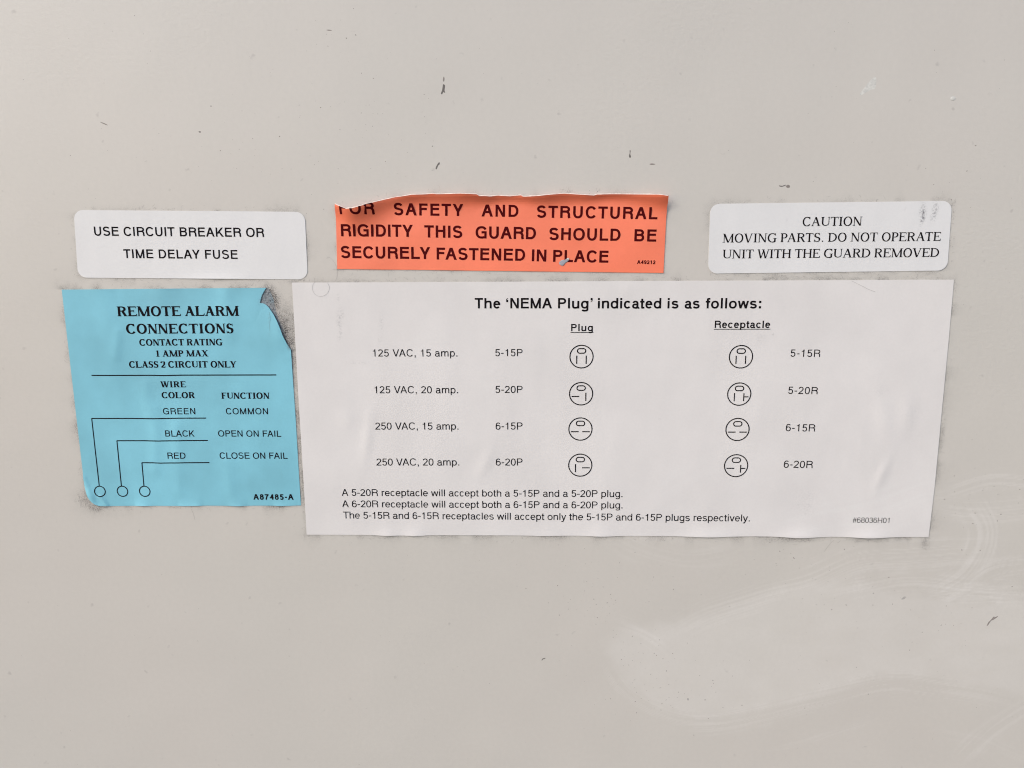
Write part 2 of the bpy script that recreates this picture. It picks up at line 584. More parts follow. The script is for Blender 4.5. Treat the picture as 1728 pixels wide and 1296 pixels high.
def h_blue(x, z):
    x = np.atleast_1d(np.asarray(x, float)); z = np.atleast_1d(np.asarray(z, float))
    h = 0.10 * ridge(x, z, (262, 690), (262, 790), 1.6) + 0.08 * ridge(x, z, (245, 650), (250, 700), 1.5)
    h += 0.12 * ridge(x, z, (380, 500), (388, 560), 2.0) + 0.10 * ridge(x, z, (270, 500), (272, 560), 2.4)
    h += 0.08 * ridge(x, z, (300, 720), (302, 830), 1.5) + 0.08 * ridge(x, z, (385, 780), (392, 850), 1.6) + 0.07 * ridge(x, z, (175, 500), (190, 640), 2.6)
    h += 0.10 * ridge(x, z, (200, 560), (196, 600), 1.3)
    # free edge under the torn corner
    ed = [P(a, b) for a, b in ((439, 511), (449.5, 514.2), (457.4, 523.4), (467.9, 540.4), (478.3, 566.7), (491.5, 590.3))]
    d, arc, side, L = polydist(x, z, ed, False)
    h += 0.38 * np.exp(-(d / 2.6) ** 1.6) * np.exp(-((arc - L * .58) / (L * .30)) ** 2)
    h += 0.12 * np.exp(-(d / 7) ** 2)
    # lower left corner creased
    c, cz = P(150, 838)
    h += 0.28 * gaussr(x, z, c, cz, 2.2, 2.2) + 0.16 * ridge(x, z, (170, 838), (182, 853), 0.5) + 0.12 * ridge(x, z, (142, 806), (160, 850), 0.6)
    # wavy bottom edge
    bz = P(300, 853.5)[1]
    db = np.clip(z - bz, 0, 30)
    h += np.exp(-db / 1.3) * 0.20 * np.clip(np.sin(x * 0.55 + 0.7) + 0.25 * np.sin(x * 1.3), 0, 2)
    tz_ = P(300, 486.8)[1]
    h += np.exp(-np.clip(tz_ - z, 0, 30) / 1.4) * 0.12 * np.clip(np.sin(x * 0.4 + 2.0), 0, 1)
    return h + 0.03


def h_table(x, z):
    x = np.atleast_1d(np.asarray(x, float)); z = np.atleast_1d(np.asarray(z, float))
    bz = P(1000, 904.3)[1]
    db = np.clip(z - bz, 0, 60)
    px_of = x
    wv = (0.9 * gaussr(x, 0, P(655, 903)[0], 0, 2.6, 1) + 0.9 * gaussr(x, 0, P(700, 903)[0], 0, 2.6, 1) + 0.5 * gaussr(x, 0, P(920, 903)[0], 0, 3.5, 1)
          + 0.75 * gaussr(x, 0, P(1015, 903)[0], 0, 3.4, 1) + 1.0 * gaussr(x, 0, P(1195, 903)[0], 0, 5.5, 1) + 1.25 * gaussr(x, 0, P(1350, 903)[0], 0, 4.6, 1)
          + 1.25 * gaussr(x, 0, P(1468, 903)[0], 0, 4.6, 1))
    h = 0.22 * wv * np.exp(-(db / 1.9) ** 1.3)
    h += 0.10 * gaussr(x, z, *P(1490, 700), 2.0, 6.0, 15) + 0.10 * gaussr(x, z, *P(1488, 800), 1.2, 4.0, -20) + 0.10 * gaussr(x, z, *P(1530, 700), 1.6, 4.0, 0)
    h += 0.09 * gaussr(x, z, *P(620, 740), 1.3, 6.0, -10) + 0.08 * gaussr(x, z, *P(585, 710), 2.0, 3.0) + 0.08 * gaussr(x, z, *P(820, 780), 1.5, 4, -25)
    h += 0.05 * gaussr(x, z, *P(1200, 850), 4, 3, 20) + 0.05 * gaussr(x, z, *P(1060, 490), 2, 2)
    h += 0.014 * (vnoise(x * 0.09 + 50, z * 0.09 + 50, 5) + 0.4 * vnoise(x * 0.25 + 90, z * 0.25 + 90, 6))
    return h + 0.03


def h_plain(x, z):
    x = np.atleast_1d(np.asarray(x, float)); z = np.atleast_1d(np.asarray(z, float))
    return 0.02 + 0.04 * vnoise(x * 0.15 + 100, z * 0.15 + 100, 9)


def h_white(x, z):
    bz = P(300, 470)[1]
    x = np.atleast_1d(np.asarray(x, float)); z = np.atleast_1d(np.asarray(z, float))
    return h_plain(x, z) + 0.16 * np.exp(-np.clip(z - bz, 0, 20) / 1.2) * np.clip(np.sin(x * 0.17 + 0.5), 0, 1)


def sheet(root, poly, hf, mat, step, smudges=(), name='sticker_sheet', label=None, chalk=False):
    ring = densify(poly, step)
    px = np.array([p[0] for p in ring]); pz = np.array([p[1] for p in ring])
    gx, gz = np.meshgrid(np.arange(px.min(), px.max(), step), np.arange(pz.min(), pz.max(), step * 0.93))
    gx = gx.copy(); gx[1::2] += step / 2
    gx = gx.ravel(); gz = gz.ravel()
    d, _, _, _ = polydist(gx, gz, poly)
    m = inside(gx, gz, poly) & (d > step * 0.5)
    gx, gz = gx[m], gz[m]
    pts = [Vector(p) for p in ring] + [Vector(p) for p in zip(gx.tolist(), gz.tolist())]
    n = len(ring)
    vs, es, fs, *_ = delaunay_2d_cdt(pts, [(i, (i + 1) % n) for i in range(n)], [], 0, 1e-7)
    v = np.array([(p.x, p.y) for p in vs])
    f = np.array([t for t in fs if len(t) == 3])
    c = v[f].mean(1)
    f = f[inside(c[:, 0], c[:, 1], ring)]
    a = v[f[:, 0]]; b = v[f[:, 1]]; cc = v[f[:, 2]]
    area = (b[:, 0] - a[:, 0]) * (cc[:, 1] - a[:, 1]) - (b[:, 1] - a[:, 1]) * (cc[:, 0] - a[:, 0])
    f = np.where((area > 0)[:, None], f, f[:, ::-1])
    h = hf(v[:, 0], v[:, 1])
    front = np.stack([v[:, 0], -(h + THICK), v[:, 1]], -1)
    back = np.stack([v[:, 0], -h, v[:, 1]], -1)
    nv = len(v)
    # boundary edges
    cnt = {}
    for t in f.tolist():
        for k in range(3):
            e = (t[k], t[(k + 1) % 3])
            cnt[e] = 1
    side = [(e[1], e[0], e[0] + nv, e[1] + nv) for e in cnt if (e[1], e[0]) not in cnt]
    faces = f.tolist() + (f[:, ::-1] + nv).tolist() + side
    allv = np.concatenate([front, back])
    sm = np.zeros(nv)
    for (cx, cz, rx, rz, amp, rot) in smudges:
        q = P(cx, cz)
        sm += amp * gaussr(v[:, 0], v[:, 1], q[0], q[1], rx, rz, rot) * (0.3 + 1.1 * fbm(v[:, 0] * 1.2, v[:, 1] * 1.2, 21, 2))
    ch = chalk_field(v[:, 0], v[:, 1]) if chalk else np.zeros(nv)
    return child(name, allv, faces, mat, root, label=label, attrs={'smudge': np.concatenate([sm, sm * 0]), 'chalk': np.concatenate([ch, ch * 0])})


# ------------------------------------------------------------------ lettering: stroke-built sans (H), serif (T) and bold serif (B)
CAP = {'H': 718.0, 'T': 662.0, 'B': 676.0}
KERN = {'AV': -60, 'VA': -60, 'AY': -60, 'LY': -60, 'TA': -50, 'AT': -50, 'FA': -45, 'PA': -50, 'LA': 0, 'WI': -20, 'OV': -20, 'RT': -15, 'Y ': -10}
_W = {  # advance widths: light / bold sans, serif, bold serif
    'H': dict(zip(' ABCDEFGHIKLMNOPRSTUVWXY', [(278, 278), (667, 722), (667, 722), (722, 722), (722, 722), (667, 667), (611, 611), (778, 778), (722, 722), (278, 278), (667, 722), (556, 611), (833, 833), (722, 722),
                                               (778, 778), (667, 667), (722, 722), (667, 667), (611, 611), (722, 722), (667, 667), (944, 944), (667, 667), (667, 667)])),
    'T': dict(zip(' ACDEFGHIMNOPRSTUVW.', [250, 722, 667, 722, 611, 556, 722, 722, 333, 889, 722, 722, 556, 667, 556, 611, 722, 722, 944, 250])),
    'B': dict(zip(' ACEFGILMNOPRSTUWXY12', [250, 722, 722, 667, 611, 778, 389, 667, 944, 722, 778, 611, 722, 556, 667, 722, 1000, 722, 722, 500, 500])),
}
_W['H'].update(dict(zip('abcdefghilmnoprstuvwy', [(556, 556), (556, 611), (500, 556), (556, 611), (556, 556), (278, 333), (556, 611), (556, 611), (222, 278), (222, 278), (833, 889), (556, 611), (556, 611), (556, 611),
                                                  (333, 389), (500, 556), (278, 333), (556, 611), (500, 556), (722, 778), (500, 556)])))
_W['H'].update({d: (556, 556) for d in '0123456789#'})
_W['H'].update({'-': (333, 333), '.': (278, 278), ',': (278, 278), ':': (278, 333), '\u2018': (222, 278), '\u2019': (222, 278)})


class Pen:
    def __init__(s, v, h):
        s.v = v; s.h = h; s.p = []

    def box(s, x0, y0, x1, y1):
        s.p.append([(x0, y0), (x1, y0), (x1, y1), (x0, y1)])

    def V(s, x, y0, y1, w=None):
        s.box(x, y0, x + (w or s.v), y1)

    def H(s, x0, x1, y, t=None):
        s.box(x0, y, x1, y + (t or s.h))

    def D(s, xa, ya, xb, yb, w):
        s.p.append([(xa, ya), (xa + w, ya), (xb + w, yb), (xb, yb)])

    def poly(s, *pts):
        s.p.append(list(pts))

    def wid(s, tx, ty, k=1.0):
        a = abs(ty) / (math.hypot(tx, ty) + 1e-9)
        return (s.h + (s.v - s.h) * a ** s.pw) * k
    pw = 1.4

    def path(s, pts, k=1.0, closed=False, taper=None):
        n = len(pts); L = []; Rr = []
        for i in range(n):
            if closed:
                a = pts[i - 1]; b = pts[(i + 1) % n]
            else:
                a = pts[max(i - 1, 0)]; b = pts[min(i + 1, n - 1)]
            tx, ty = b[0] - a[0], b[1] - a[1]
            l = math.hypot(tx, ty) + 1e-9
            w_ = s.wid(tx, ty, k) / 2
            if taper:
                w_ *= taper(i / (n - 1))
            nx, ny = -ty / l * w_, tx / l * w_
            L.append((pts[i][0] + nx, pts[i][1] + ny)); Rr.append((pts[i][0] - nx, pts[i][1] - ny))
        for i in range(n if closed else n - 1):
            j = (i + 1) % n
            s.p.append([L[i], Rr[i], Rr[j], L[j]])

    def arc(s, x0, y0, x1, y1, a0=0, a1=360, n=None, e=2.25, k=1.0, taper=None):
        """stroke whose outer edge fills the box, angles in degrees"""
        cx, cy = (x0 + x1) / 2, (y0 + y1) / 2
        rx, ry = (x1 - x0 - s.v * k) / 2, (y1 - y0 - s.h * k) / 2
        full = abs(a1 - a0) >= 360
        n = n or max(6, int(abs(a1 - a0) / 13))
        pts = []
        for i in range(n + (0 if full else 1)):
            a = math.radians(a0 + (a1 - a0) * i / n)
            c, q = math.cos(a), math.sin(a)
            pts.append((cx + rx * math.copysign(abs(c) ** (2 / e), c), cy + ry * math.copysign(abs(q) ** (2 / e), q)))
        s.path(pts, k, full, taper)
        return pts

    def bowl(s, xl, xr, y0, y1, flat=0.45, side=1, e=2.1):
        """half round open to the left, outer box xl..xr, y0..y1"""
        xc = xl + (xr - xl) * flat
        rx = xr - s.v / 2 - xc; ry = (y1 - y0 - s.h) / 2; cy = (y0 + y1) / 2
        pts = [(xl, y1 - s.h / 2)]
        for i in range(15):
            a = math.radians(90 - 180 * i / 14)
            c, q = math.cos(a), math.sin(a)
            pts.append((xc + rx * max(c, 0) ** (2 / e), cy + ry * math.copysign(abs(q) ** (2 / e), q)))
        pts.append((xl, y0 + s.h / 2))
        s.path(pts)

    def spline(s, pts, n=6, k=1.0, taper=None):
        s.path(catmull(pts, n), k, False, taper)


def ap(cx, cy, rx, ry, a0, a1, n=8, e=2.15):
    out = []
    for i in range(n + 1):
        a = math.radians(a0 + (a1 - a0) * i / n)
        c, q = math.cos(a), math.sin(a)
        out.append((cx + rx * math.copysign(abs(c) ** (2 / e), c), cy + ry * math.copysign(abs(q) ** (2 / e), q)))
    return out


def ess(W, H, o, v, h, lu, ru, ll, rl, a0=22, e=2.15):
    '''centre line of an S: upper arc, spine, lower arc'''
    top, bot = H + o - h / 2, -o + h / 2
    mid = (top + bot) / 2 + 0.02 * H
    ry1, ry2 = (top - mid) / 2, (mid - bot) / 2
    x0, x1 = lu + v / 2, W - ru - v / 2
    up = ap((x0 + x1) / 2, top - ry1, (x1 - x0) / 2, ry1, a0, 228, 11, e)
    x0, x1 = ll + v / 2, W - rl - v / 2
    lo = ap((x0 + x1) / 2, bot + ry2, (x1 - x0) / 2, ry2, 48, -180 + a0 - 4, 11, e)
    return up + lo


def sans(ch, st):
    v = st * 718.0; h = v * 0.90
    b = min(1.0, max(0.0, (st - 0.10) / 0.09))
    w0, w1 = _W['H'][ch]
    W = w0 + (w1 - w0) * b
    g = Pen(v, h)
    C = 718; X = 523; o = 12
    m = 78 - 8 * b                       # stem side bearing
    r = 45                               # round side bearing
    if ch == 'A':
        q = v * 1.08
        g.D(14, 0, W / 2 - q * 0.55, C, q); g.D(W - 14 - q, 0, W / 2 - q * 0.45, C, q); g.H(W * .24, W * .76, 205)
    elif ch == 'B':
        g.V(m, 0, C); g.bowl(m + v * .5, W - 62, 0, 385 + h / 2, 0.5); g.bowl(m + v * .5, W - 88, 385 - h / 2, C, 0.5)
    elif ch in 'CG':
        g.arc(r, -o, W - 14, C + o, 33, 327 if ch == 'C' else 300)
        if ch == 'G':
            g.H(W * .52, W - 68, 300); g.V(W - 68 - v * .9, 0, 300 + h, v * .9)
            g.spline([(W - 68 - v * .45, 200), (W * .78, 80), (W * .62, h / 2 - o + 6)], 6, .9)
    elif ch == 'D':
        g.V(m, 0, C); g.bowl(m + v * .5, W - 48, 0, C, 0.38)
    elif ch == 'E':
        g.V(m, 0, C); g.H(m, W - 45, 0); g.H(m, W - 52, C - h); g.H(m, W - 75, 340)
    elif ch == 'F':
        g.V(m, 0, C); g.H(m, W - 30, C - h); g.H(m, W - 75, 328)
    elif ch == 'H':
        g.V(m, 0, C); g.V(W - m - v, 0, C); g.H(m, W - m, 335)
    elif ch == 'I':
        g.V((W - v) / 2, 0, C)
    elif ch == 'K':
        g.V(m, 0, C); g.D(m + v * .3, 230, W - 40 - v * 1.25, C, v * 1.25); g.D(W - 10 - v * 1.25, 0, m + v * 1.35, 400, v * 1.25)
    elif ch == 'L':
        g.V(m, 0, C); g.H(m, W - 22, 0)
    elif ch == 'M':
        g.V(m - 6, 0, C); g.V(W - m - v + 6, 0, C); g.D(W / 2 - v * .5, 0, m - 6, C, v * 1.0); g.D(W / 2 - v * .5, 0, W - m - v + 6, C, v * 1.0)
    elif ch == 'N':
        g.V(m, 0, C, v * .95); g.V(W - m - v * .95, 0, C, v * .95); g.D(W - m - v * 1.12, 0, m, C, v * 1.12)
    elif ch == 'O':
        g.arc(r - 5, -o, W - r + 5, C + o)
    elif ch == 'P':
        g.V(m, 0, C); g.bowl(m + v * .5, W - 42, 300, C, 0.5)
    elif ch == 'R':
        g.V(m, 0, C); g.bowl(m + v * .5, W - 60, 318, C, 0.52)
        g.spline([(W * .56, 318 + h * .5), (W * .72, 318 + h * .3), (W - 62 - v * .45, 240), (W - 62 - v * .42, 110), (W - 52 - v * .3, 0)], 5)
    elif ch == 'S':
        g.spline(ess(W, C, o, v, h, 60, 60, 44, 46), 2)
    elif ch == 'T':
        g.V((W - v) / 2, 0, C); g.H(18, W - 18, C - h)
    elif ch == 'U':
        y = 300
        pts = [(m + v / 2, C), (m + v / 2, y)]
        rx = (W - 2 * m - v) / 2
        for i in range(1, 14):
            a = math.pi + math.pi * i / 14
            c, q = math.cos(a), math.sin(a)
            pts.append((W / 2 + rx * math.copysign(abs(c) ** .9, c), y - (y + o - h / 2) * abs(q) ** .9))
        pts += [(W - m - v / 2, y), (W - m - v / 2, C)]
        g.path(pts)
    elif ch == 'V':
        q = v * 1.08
        g.D(W / 2 - q * .55, 0, 14, C, q); g.D(W / 2 - q * .45, 0, W - 14 - q, C, q)
    elif ch == 'W':
        q = v * 1.02
        g.D(W * .27 - q * .5, 0, 16, C, q); g.D(W * .27 - q * .5, 0, W / 2 - q * .5, C, q); g.D(W * .73 - q * .5, 0, W / 2 - q * .5, C, q); g.D(W * .73 - q * .5, 0, W - 16 - q, C, q)
    elif ch == 'X':
        g.D(14, 0, W - 20 - v * 1.15, C, v * 1.15); g.D(W - 14 - v * 1.15, 0, 20, C, v * 1.15)
    elif ch == 'Y':
        g.V((W - v) / 2, 0, 300); g.D((W - v * 1.1) / 2, 270, 14, C, v * 1.15); g.D((W - v * 1.1) / 2, 270, W - 14 - v * 1.15, C, v * 1.15)
    elif ch == '0':
        g.arc(36, -o, W - 36, C - 5)
    elif ch == '1':
        g.V(300 - v * .4, 0, C - 10); g.poly((108, 500), (300, 520), (300, 520 + h * .9), (108, 500 + h * .8)); g.poly((200, 520), (300, 520), (300, 700), (262, 640), (215, 590))
    elif ch == '2':
        cy2 = C - 8 - h / 2 - 165
        g.spline(ap(W / 2 - 2, cy2, W / 2 - 46 - v / 2, 165, 172, -25, 9) + [(W * .60, 300), (W * .36, 175), (30 + v * .6, h * .5)], 3)
        g.H(30, W - 48, 0)
    elif ch == '3':
        t_ = C - 8 - h / 2; m_ = 378; b_ = -o + h / 2
        g.spline(ap(W / 2 - 6, (t_ + m_) / 2, W / 2 - 62 - v / 2, (t_ - m_) / 2, 160, -90, 10), 2); g.H(W * .38, W * .55, m_ - h / 2)
        g.spline(ap(W / 2 - 4, (m_ + b_) / 2, W / 2 - 42 - v / 2, (m_ - b_) / 2, 90, -165, 10), 2)
    elif ch == '4':
        g.V(350 - v * .3, 0, C - 10); g.H(25, W - 30, 165); g.D(25, 165 + h * .2, 350 - v * .3, C - 10, v * 1.05); g.H(25, 25 + v, 165)
    elif ch == '5':
        g.H(105, W - 70, C - 10 - h); g.D(68, 330, 105, C - 10, v)
        t_ = 468 - h / 2; b_ = -o + h / 2
        g.spline(ap(W / 2 - 6, (t_ + b_) / 2, W / 2 - 42 - v / 2, (t_ - b_) / 2, 142, -160, 11), 2)
    elif ch in '69':
        p2 = Pen(v, h)
        p2.arc(40, -o, W - 40, 462)
        p2.spline(ap(W / 2 + 6, C - 8 - h / 2 - 250, W / 2 - 48 - v / 2, 250, 38, 165, 8, 2.3) + [(40 + v * .5, 230)], 3)
        if ch == '9':
            p2.p = [[(W - x, C - 18 - y) for x, y in po] for po in p2.p]
        g.p += p2.p
    elif ch == '7':
        g.H(36, W - 36, C - 10 - h); g.spline([(W - 36 - v * .5, C - 10 - h * .6), (W * .6, 480), (W * .42, 240), (W * .36, 0)], 6)
    elif ch == '8':
        g.arc(60, 345, W - 60, C - 5); g.arc(38, -o, W - 38, 345 + h)
    elif ch == '#':
        t_ = v * .8
        g.D(90, 0, 190, C - 20, t_); g.D(310, 0, 410, C - 20, t_); g.H(30, W - 30, 430, t_); g.H(20, W - 40, 215, t_)
    elif ch == '-':
        g.H(42, W - 42, 240)
    elif ch == '.':
        g.box(W / 2 - v * .58, 0, W / 2 + v * .58, v * 1.15)
    elif ch == ':':
        g.box(W / 2 - v * .58, 0, W / 2 + v * .58, v * 1.15); g.box(W / 2 - v * .58, X - v * 1.15, W / 2 + v * .58, X)
    elif ch == ',':
        g.box(W / 2 - v * .58, 0, W / 2 + v * .58, v * 1.15); g.poly((W / 2 + v * .1, 0), (W / 2 + v * .58, 0), (W / 2 + v * .5, -70), (W / 2 - v * .45, -148), (W / 2 - v * .45, -110), (W / 2 + v * .05, -60))
    elif ch in '\u2018\u2019':
        q = Pen(v, h)
        q.box(W / 2 - v * .5, C - v * 1.1, W / 2 + v * .5, C); q.poly((W / 2, C - v * 1.1), (W / 2 + v * .5, C - v * 1.1), (W / 2 + v * .45, C - v * 1.6), (W / 2 - v * .45, C - v * 2.1), (W / 2 - v * .45, C - v * 1.85), (W / 2 + v * .02, C - v * 1.5))
        if ch == '\u2018':
            q.p = [[(W - x, 2 * C - v * 2.1 - y) for x, y in po] for po in q.p]
        g.p += q.p
    # ---- small letters
    elif ch == 'a':
        g.V(W - 95 - v + 14, 60, 340)
        xr = W - 81 - v / 2
        g.spline(ap((52 + v / 2 + xr) / 2, X + o - h / 2 - 130, (xr - 52 - v / 2) / 2, 130, 168, 0, 8) + [(xr, 330)], 2)
        b_ = -o + h / 2; t_ = 300 - h * .2
        g.spline([(xr, t_ + 4), (W * .45, t_ - 4)] + ap(38 + v / 2 + 120, (t_ + b_) / 2 - 4, 120, (t_ - b_) / 2, 110, 270, 8) + [(xr - 60, 45), (xr, 150)], 3)
        g.spline([(W - 81 - v * .5, 120), (W - 70 - v * .2, 35), (W - 22, h * .42)], 4, .9)
    elif ch in 'bdpq':
        g2 = Pen(v, h)
        g2.V(m - 16, 0, C); g2.arc(m - 16, -o, W - 38, X + o)
        po = g2.p
        if ch == 'd':
            po = [[(W - x, y) for x, y in q] for q in po]
        if ch == 'p':
            po = [[(x, X - y) for x, y in q] for q in po]
            po = [[(x, max(y, -207)) for x, y in q] for q in po]
        g.p += po
    elif ch == 'c':
        g.arc(36, -o, W - 24, X + o, 38, 322)
    elif ch == 'e':
        g.arc(38, -o, W - 38, X + o, 0, 322); g.H(60, W - 38 - v * .3, 225); g.V(W - 38 - v, 225, 280)
    elif ch == 'f':
        g.V(92, 0, 560); g.H(14, W - 14, X - h); g.spline([(92 + v / 2, 555), (98 + v / 2, 640), (150 + v * .5, C + 4 - h / 2), (W - 12, C + 4 - h / 2)], 5)
    elif ch == 'g':
        g.V(W - m + 16 - v, 0, X); g.arc(38, -o, W - m + 16, X + o)
        xr = W - m + 16 - v / 2
        g.spline([(xr, 40)] + ap((xr + 62 + v / 2) / 2, -72, (xr - 62 - v / 2) / 2, 143 - h / 2, 0, -165, 8), 2)
    elif ch in 'hnm':
        x0 = m - 14
        g.V(x0, 0, C if ch == 'h' else X)
        k_ = 2 if ch == 'm' else 1
        span = (W - 2 * x0 - v) / k_
        for i in range(k_):
            a = x0 + v / 2 + span * i; b2 = a + span
            g.spline([(a, 340), (a + span * .18, 450), (a + span * .55, X + o - h / 2), (b2 - span * .1, 460), (b2, 340)], 5)
            g.V(b2 - v / 2, 0, 345)
    elif ch == 'i':
        g.V((W - v) / 2, 0, X); g.V((W - v) / 2, C - h * 1.15, C)
    elif ch == 'l':
        g.V((W - v) / 2, 0, C)
    elif ch == 'o':
        g.arc(36, -o, W - 36, X + o)
    elif ch == 'r':
        g.V(m - 8, 0, X); g.spline([(m - 8 + v / 2, 320), (m + v * .7, 440), (W - 60, X - h * .42), (W - 8, X - h * .38)], 5)
    elif ch == 's':
        g.spline(ess(W, X, o, v, h, 46, 42, 34, 34, 20), 2)
    elif ch == 't':
        g.V(88, 100, 668); g.H(14, W - 18, X - h); g.spline([(88 + v / 2, 110), (98 + v / 2, 40), (155 + v * .4, h * .45), (W - 14, h * .45)], 5)
    elif ch == 'u':
        x0 = m - 14
        g.V(W - x0 - v, 0, X); g.V(x0, 170, X)
        a = x0 + v / 2; b2 = W - x0 - v / 2; sp = b2 - a
        g.spline([(a, 180), (a + sp * .1, 65), (a + sp * .45, -o + h / 2), (b2 - sp * .18, 72), (b2, 185)], 5)
    elif ch == 'v':
        g.D(W / 2 - v * .55, 0, 12, X, v * 1.1); g.D(W / 2 - v * .55, 0, W - 12 - v * 1.1, X, v * 1.1)
    elif ch == 'w':
        q = v
        g.D(W * .27 - q * .5, 0, 12, X, q); g.D(W * .27 - q * .5, 0, W / 2 - q * .5, X, q); g.D(W * .73 - q * .5, 0, W / 2 - q * .5, X, q); g.D(W * .73 - q * .5, 0, W - 12 - q, X, q)
    elif ch == 'y':
        g.D(W / 2 - v * .5, 0, 12, X, v * 1.1); g.D(W / 2 - v * .55, -20, W - 12 - v * 1.1, X, v * 1.1)
        g.spline([(W / 2 + v * .05, 30), (W / 2 - 40, -110), (W / 2 - 95, -200 + h / 2), (40, -200 + h / 2)], 4)
    return g.p, W


def serif(ch, st, bold):
    C = 676.0 if bold else 662.0
    v = st * C
    h = 72.0 if bold else 50.0            # thin strokes
    sl = 44.0 if bold else 32.0           # serif slab
    W = _W['B' if bold else 'T'][ch]
    g = Pen(v, h); g.pw = 1.15
    o = 14
    ov = 62 if not bold else 52           # serif overhang

    def ser(x0, x1, y, l=ov, r=ov):
        """serif under or on top of a stem x0..x1"""
        if y < 10:
            g.box(x0 - l, 0, x1 + r, sl); g.poly((x0 - l * .55, sl * .9), (x1 + r * .55, sl * .9), (x1, 75), (x0, 75))
        else:
            g.box(x0 - l, C - sl, x1 + r, C); g.poly((x0, C - 75), (x1, C - 75), (x1 + r * .55, C - sl * .9), (x0 - l * .55, C - sl * .9))

    def stem(x, y0=0.0, y1=None, top=True, bot=True, w_=None, l=ov, r=ov):
        w2 = w_ or v
        g.V(x, y0, y1 or C, w2)
        if bot:
            ser(x, x + w2, 0, l, r)
        if top:
            ser(x, x + w2, C, l, r)
    sx = 16 + ov + 18                      # left stem position
    if ch == 'A':
        thin = h * 1.15
        tw = v * 1.12
        g.D(60, 0, W / 2 - thin * .5 - 6, C, thin); g.D(W - 62 - tw, 0, W / 2 - tw * .62, C, tw); g.H(W * .24, W * .68, 215)
        g.box(15, 0, 15 + 190, sl); g.box(W - 15 - 245, 0, W - 12, sl)
    elif ch in 'CG':
        pts_ = g.arc(26, -o, W + 26, C + o, 42, 322 if ch == 'C' else 298, e=2.05)
        ex_, ey_ = g.p[0][0] if False else pts_[0]
        g.poly((ex_ - v * .55, C - 20), (ex_ + 2, ey_ - 55), (ex_ + 24, ey_ - 55), (ex_ + 12, C + 10), (ex_ - 6, C + 10))
        if ch == 'G':
            xg = W - 78 - v
            g.V(xg, 30, 300); g.box(xg - 80, 300 - sl, xg + v + 62, 300 + 4); g.poly((xg - 70, 34), (xg, 20), (xg + v, 30), (xg + v, 60), (xg, 90))
            g.spline([(W * .5, -o + h * .5), (W * .68, 4), (xg + v * .6, 60)], 5)
    elif ch == 'D':
        stem(sx - 12, l=ov, r=10)
        g.bowl(sx, W - 34, 0, C, 0.28, e=2.05)
    elif ch in 'EF':
        stem(sx - 12, r=30 if ch == 'E' else ov)
        xr = W - 20
        g.H(sx, xr - 28, C - h); g.poly((xr - 75, C - h * .8), (xr - 32, C), (xr - 26, C), (xr - 20, C - 150), (xr - 38, C - 150))
        g.H(sx, W * .68, 328, h * 1.0); g.poly((W * .68 - 26, 345), (W * .68 - 6, 255), (W * .68 + 10, 255), (W * .68 + 10, 435), (W * .68 - 6, 435))
        if ch == 'E':
            g.H(sx, xr - 14, 0); g.poly((xr - 90, h * .8), (xr - 38, 0), (xr - 16, 0), (xr + 8, 165), (xr - 12, 165))
    elif ch == 'H':
        stem(sx - 18, l=ov - 4, r=ov - 4); stem(W - sx + 18 - v, l=ov - 4, r=ov - 4); g.H(sx, W - sx, 325, h * 1.1)
    elif ch == 'I':
        stem((W - v) / 2, l=ov + 10, r=ov + 10)
    elif ch == 'L':
        stem(sx - 12)
        xr = W - 22
        g.H(sx, xr - 14, 0); g.poly((xr - 95, h * .8), (xr - 38, 0), (xr - 16, 0), (xr + 8, 185), (xr - 12, 185))
    elif ch == 'M':
        th = h * 1.05
        g.V(sx + 4, 0, C, th); g.box(14, 0, sx + 90, sl)
        g.D(W * .48 - v * .5, 0, sx - 26, C, v * 1.12); g.D(W * .48 - th * .2, 0, W - sx - v * .55, C, th * 1.15)
        g.V(W - sx - v + 14, 0, C); ser(W - sx - v + 14, W - sx + 14, 0); g.box(14, C - sl, sx + v * .8, C); g.box(W - sx - v * .4, C - sl, W - 12, C)
        g.box(W - sx - v + 14, C - sl, W - 12, C)
    elif ch == 'N':
        th = h * 1.05
        g.V(sx + 4, 0, C, th); g.box(14, 0, sx + 92, sl); g.box(12, C - sl, sx + v * .4, C); g.D(W - sx - v * .9, 0, sx - 40, C, v * 1.15)
        g.V(W - sx - th + 2, 0, C, th); g.box(W - sx - 92, C - sl, W - 10, C)
    elif ch == 'O':
        g.arc(32, -o, W - 32, C + o, e=2.03)
    elif ch == 'P':
        stem(sx - 12, r=ov if True else 0); g.bowl(sx, W - 18, 285, C, 0.42, e=2.05)
    elif ch == 'R':
        stem(sx - 12); g.bowl(sx, W - 92, 318, C, 0.42, e=2.05)
        g.D(W - 22 - v * 1.25, 0, W * .42, 335, v * 1.15); g.box(W - 24 - v * 1.3, 0, W - 4, sl)
    elif ch == 'S':
        q = Pen(v * 1.0, h * 1.15); q.pw = 1.0
        q.spline(ess(W, C, o, v * .8, h, 62, 92, 48, 56, 28, 2.0), 2,
                 taper=lambda t: 0.62 + 0.62 * math.exp(-((t - .5) / .2) ** 2))
        g.p += q.p
        g.poly((W - 118, 500), (W - 78, 480), (W - 88, C + 10), (W - 104, C + 10), (W - 140, C - 55))
        g.poly((44, 200), (64, 200), (112, 80), (90, 10), (62, -12), (46, -12))
    elif ch == 'T':
        stem((W - v) / 2, top=False); g.H(32, W - 32, C - h)
        g.poly((18, C - 170), (36, C - 170), (70, C - h * .9), (34, C), (22, C)); g.poly((W - 18, C - 170), (W - 22, C), (W - 34, C), (W - 70, C - h * .9), (W - 36, C - 170))
    elif ch == 'U':
        xl = sx + v / 2 - 14; xr = W - sx - h / 2 + 6
        y = 215
        pts = [(xl, C), (xl, y)]
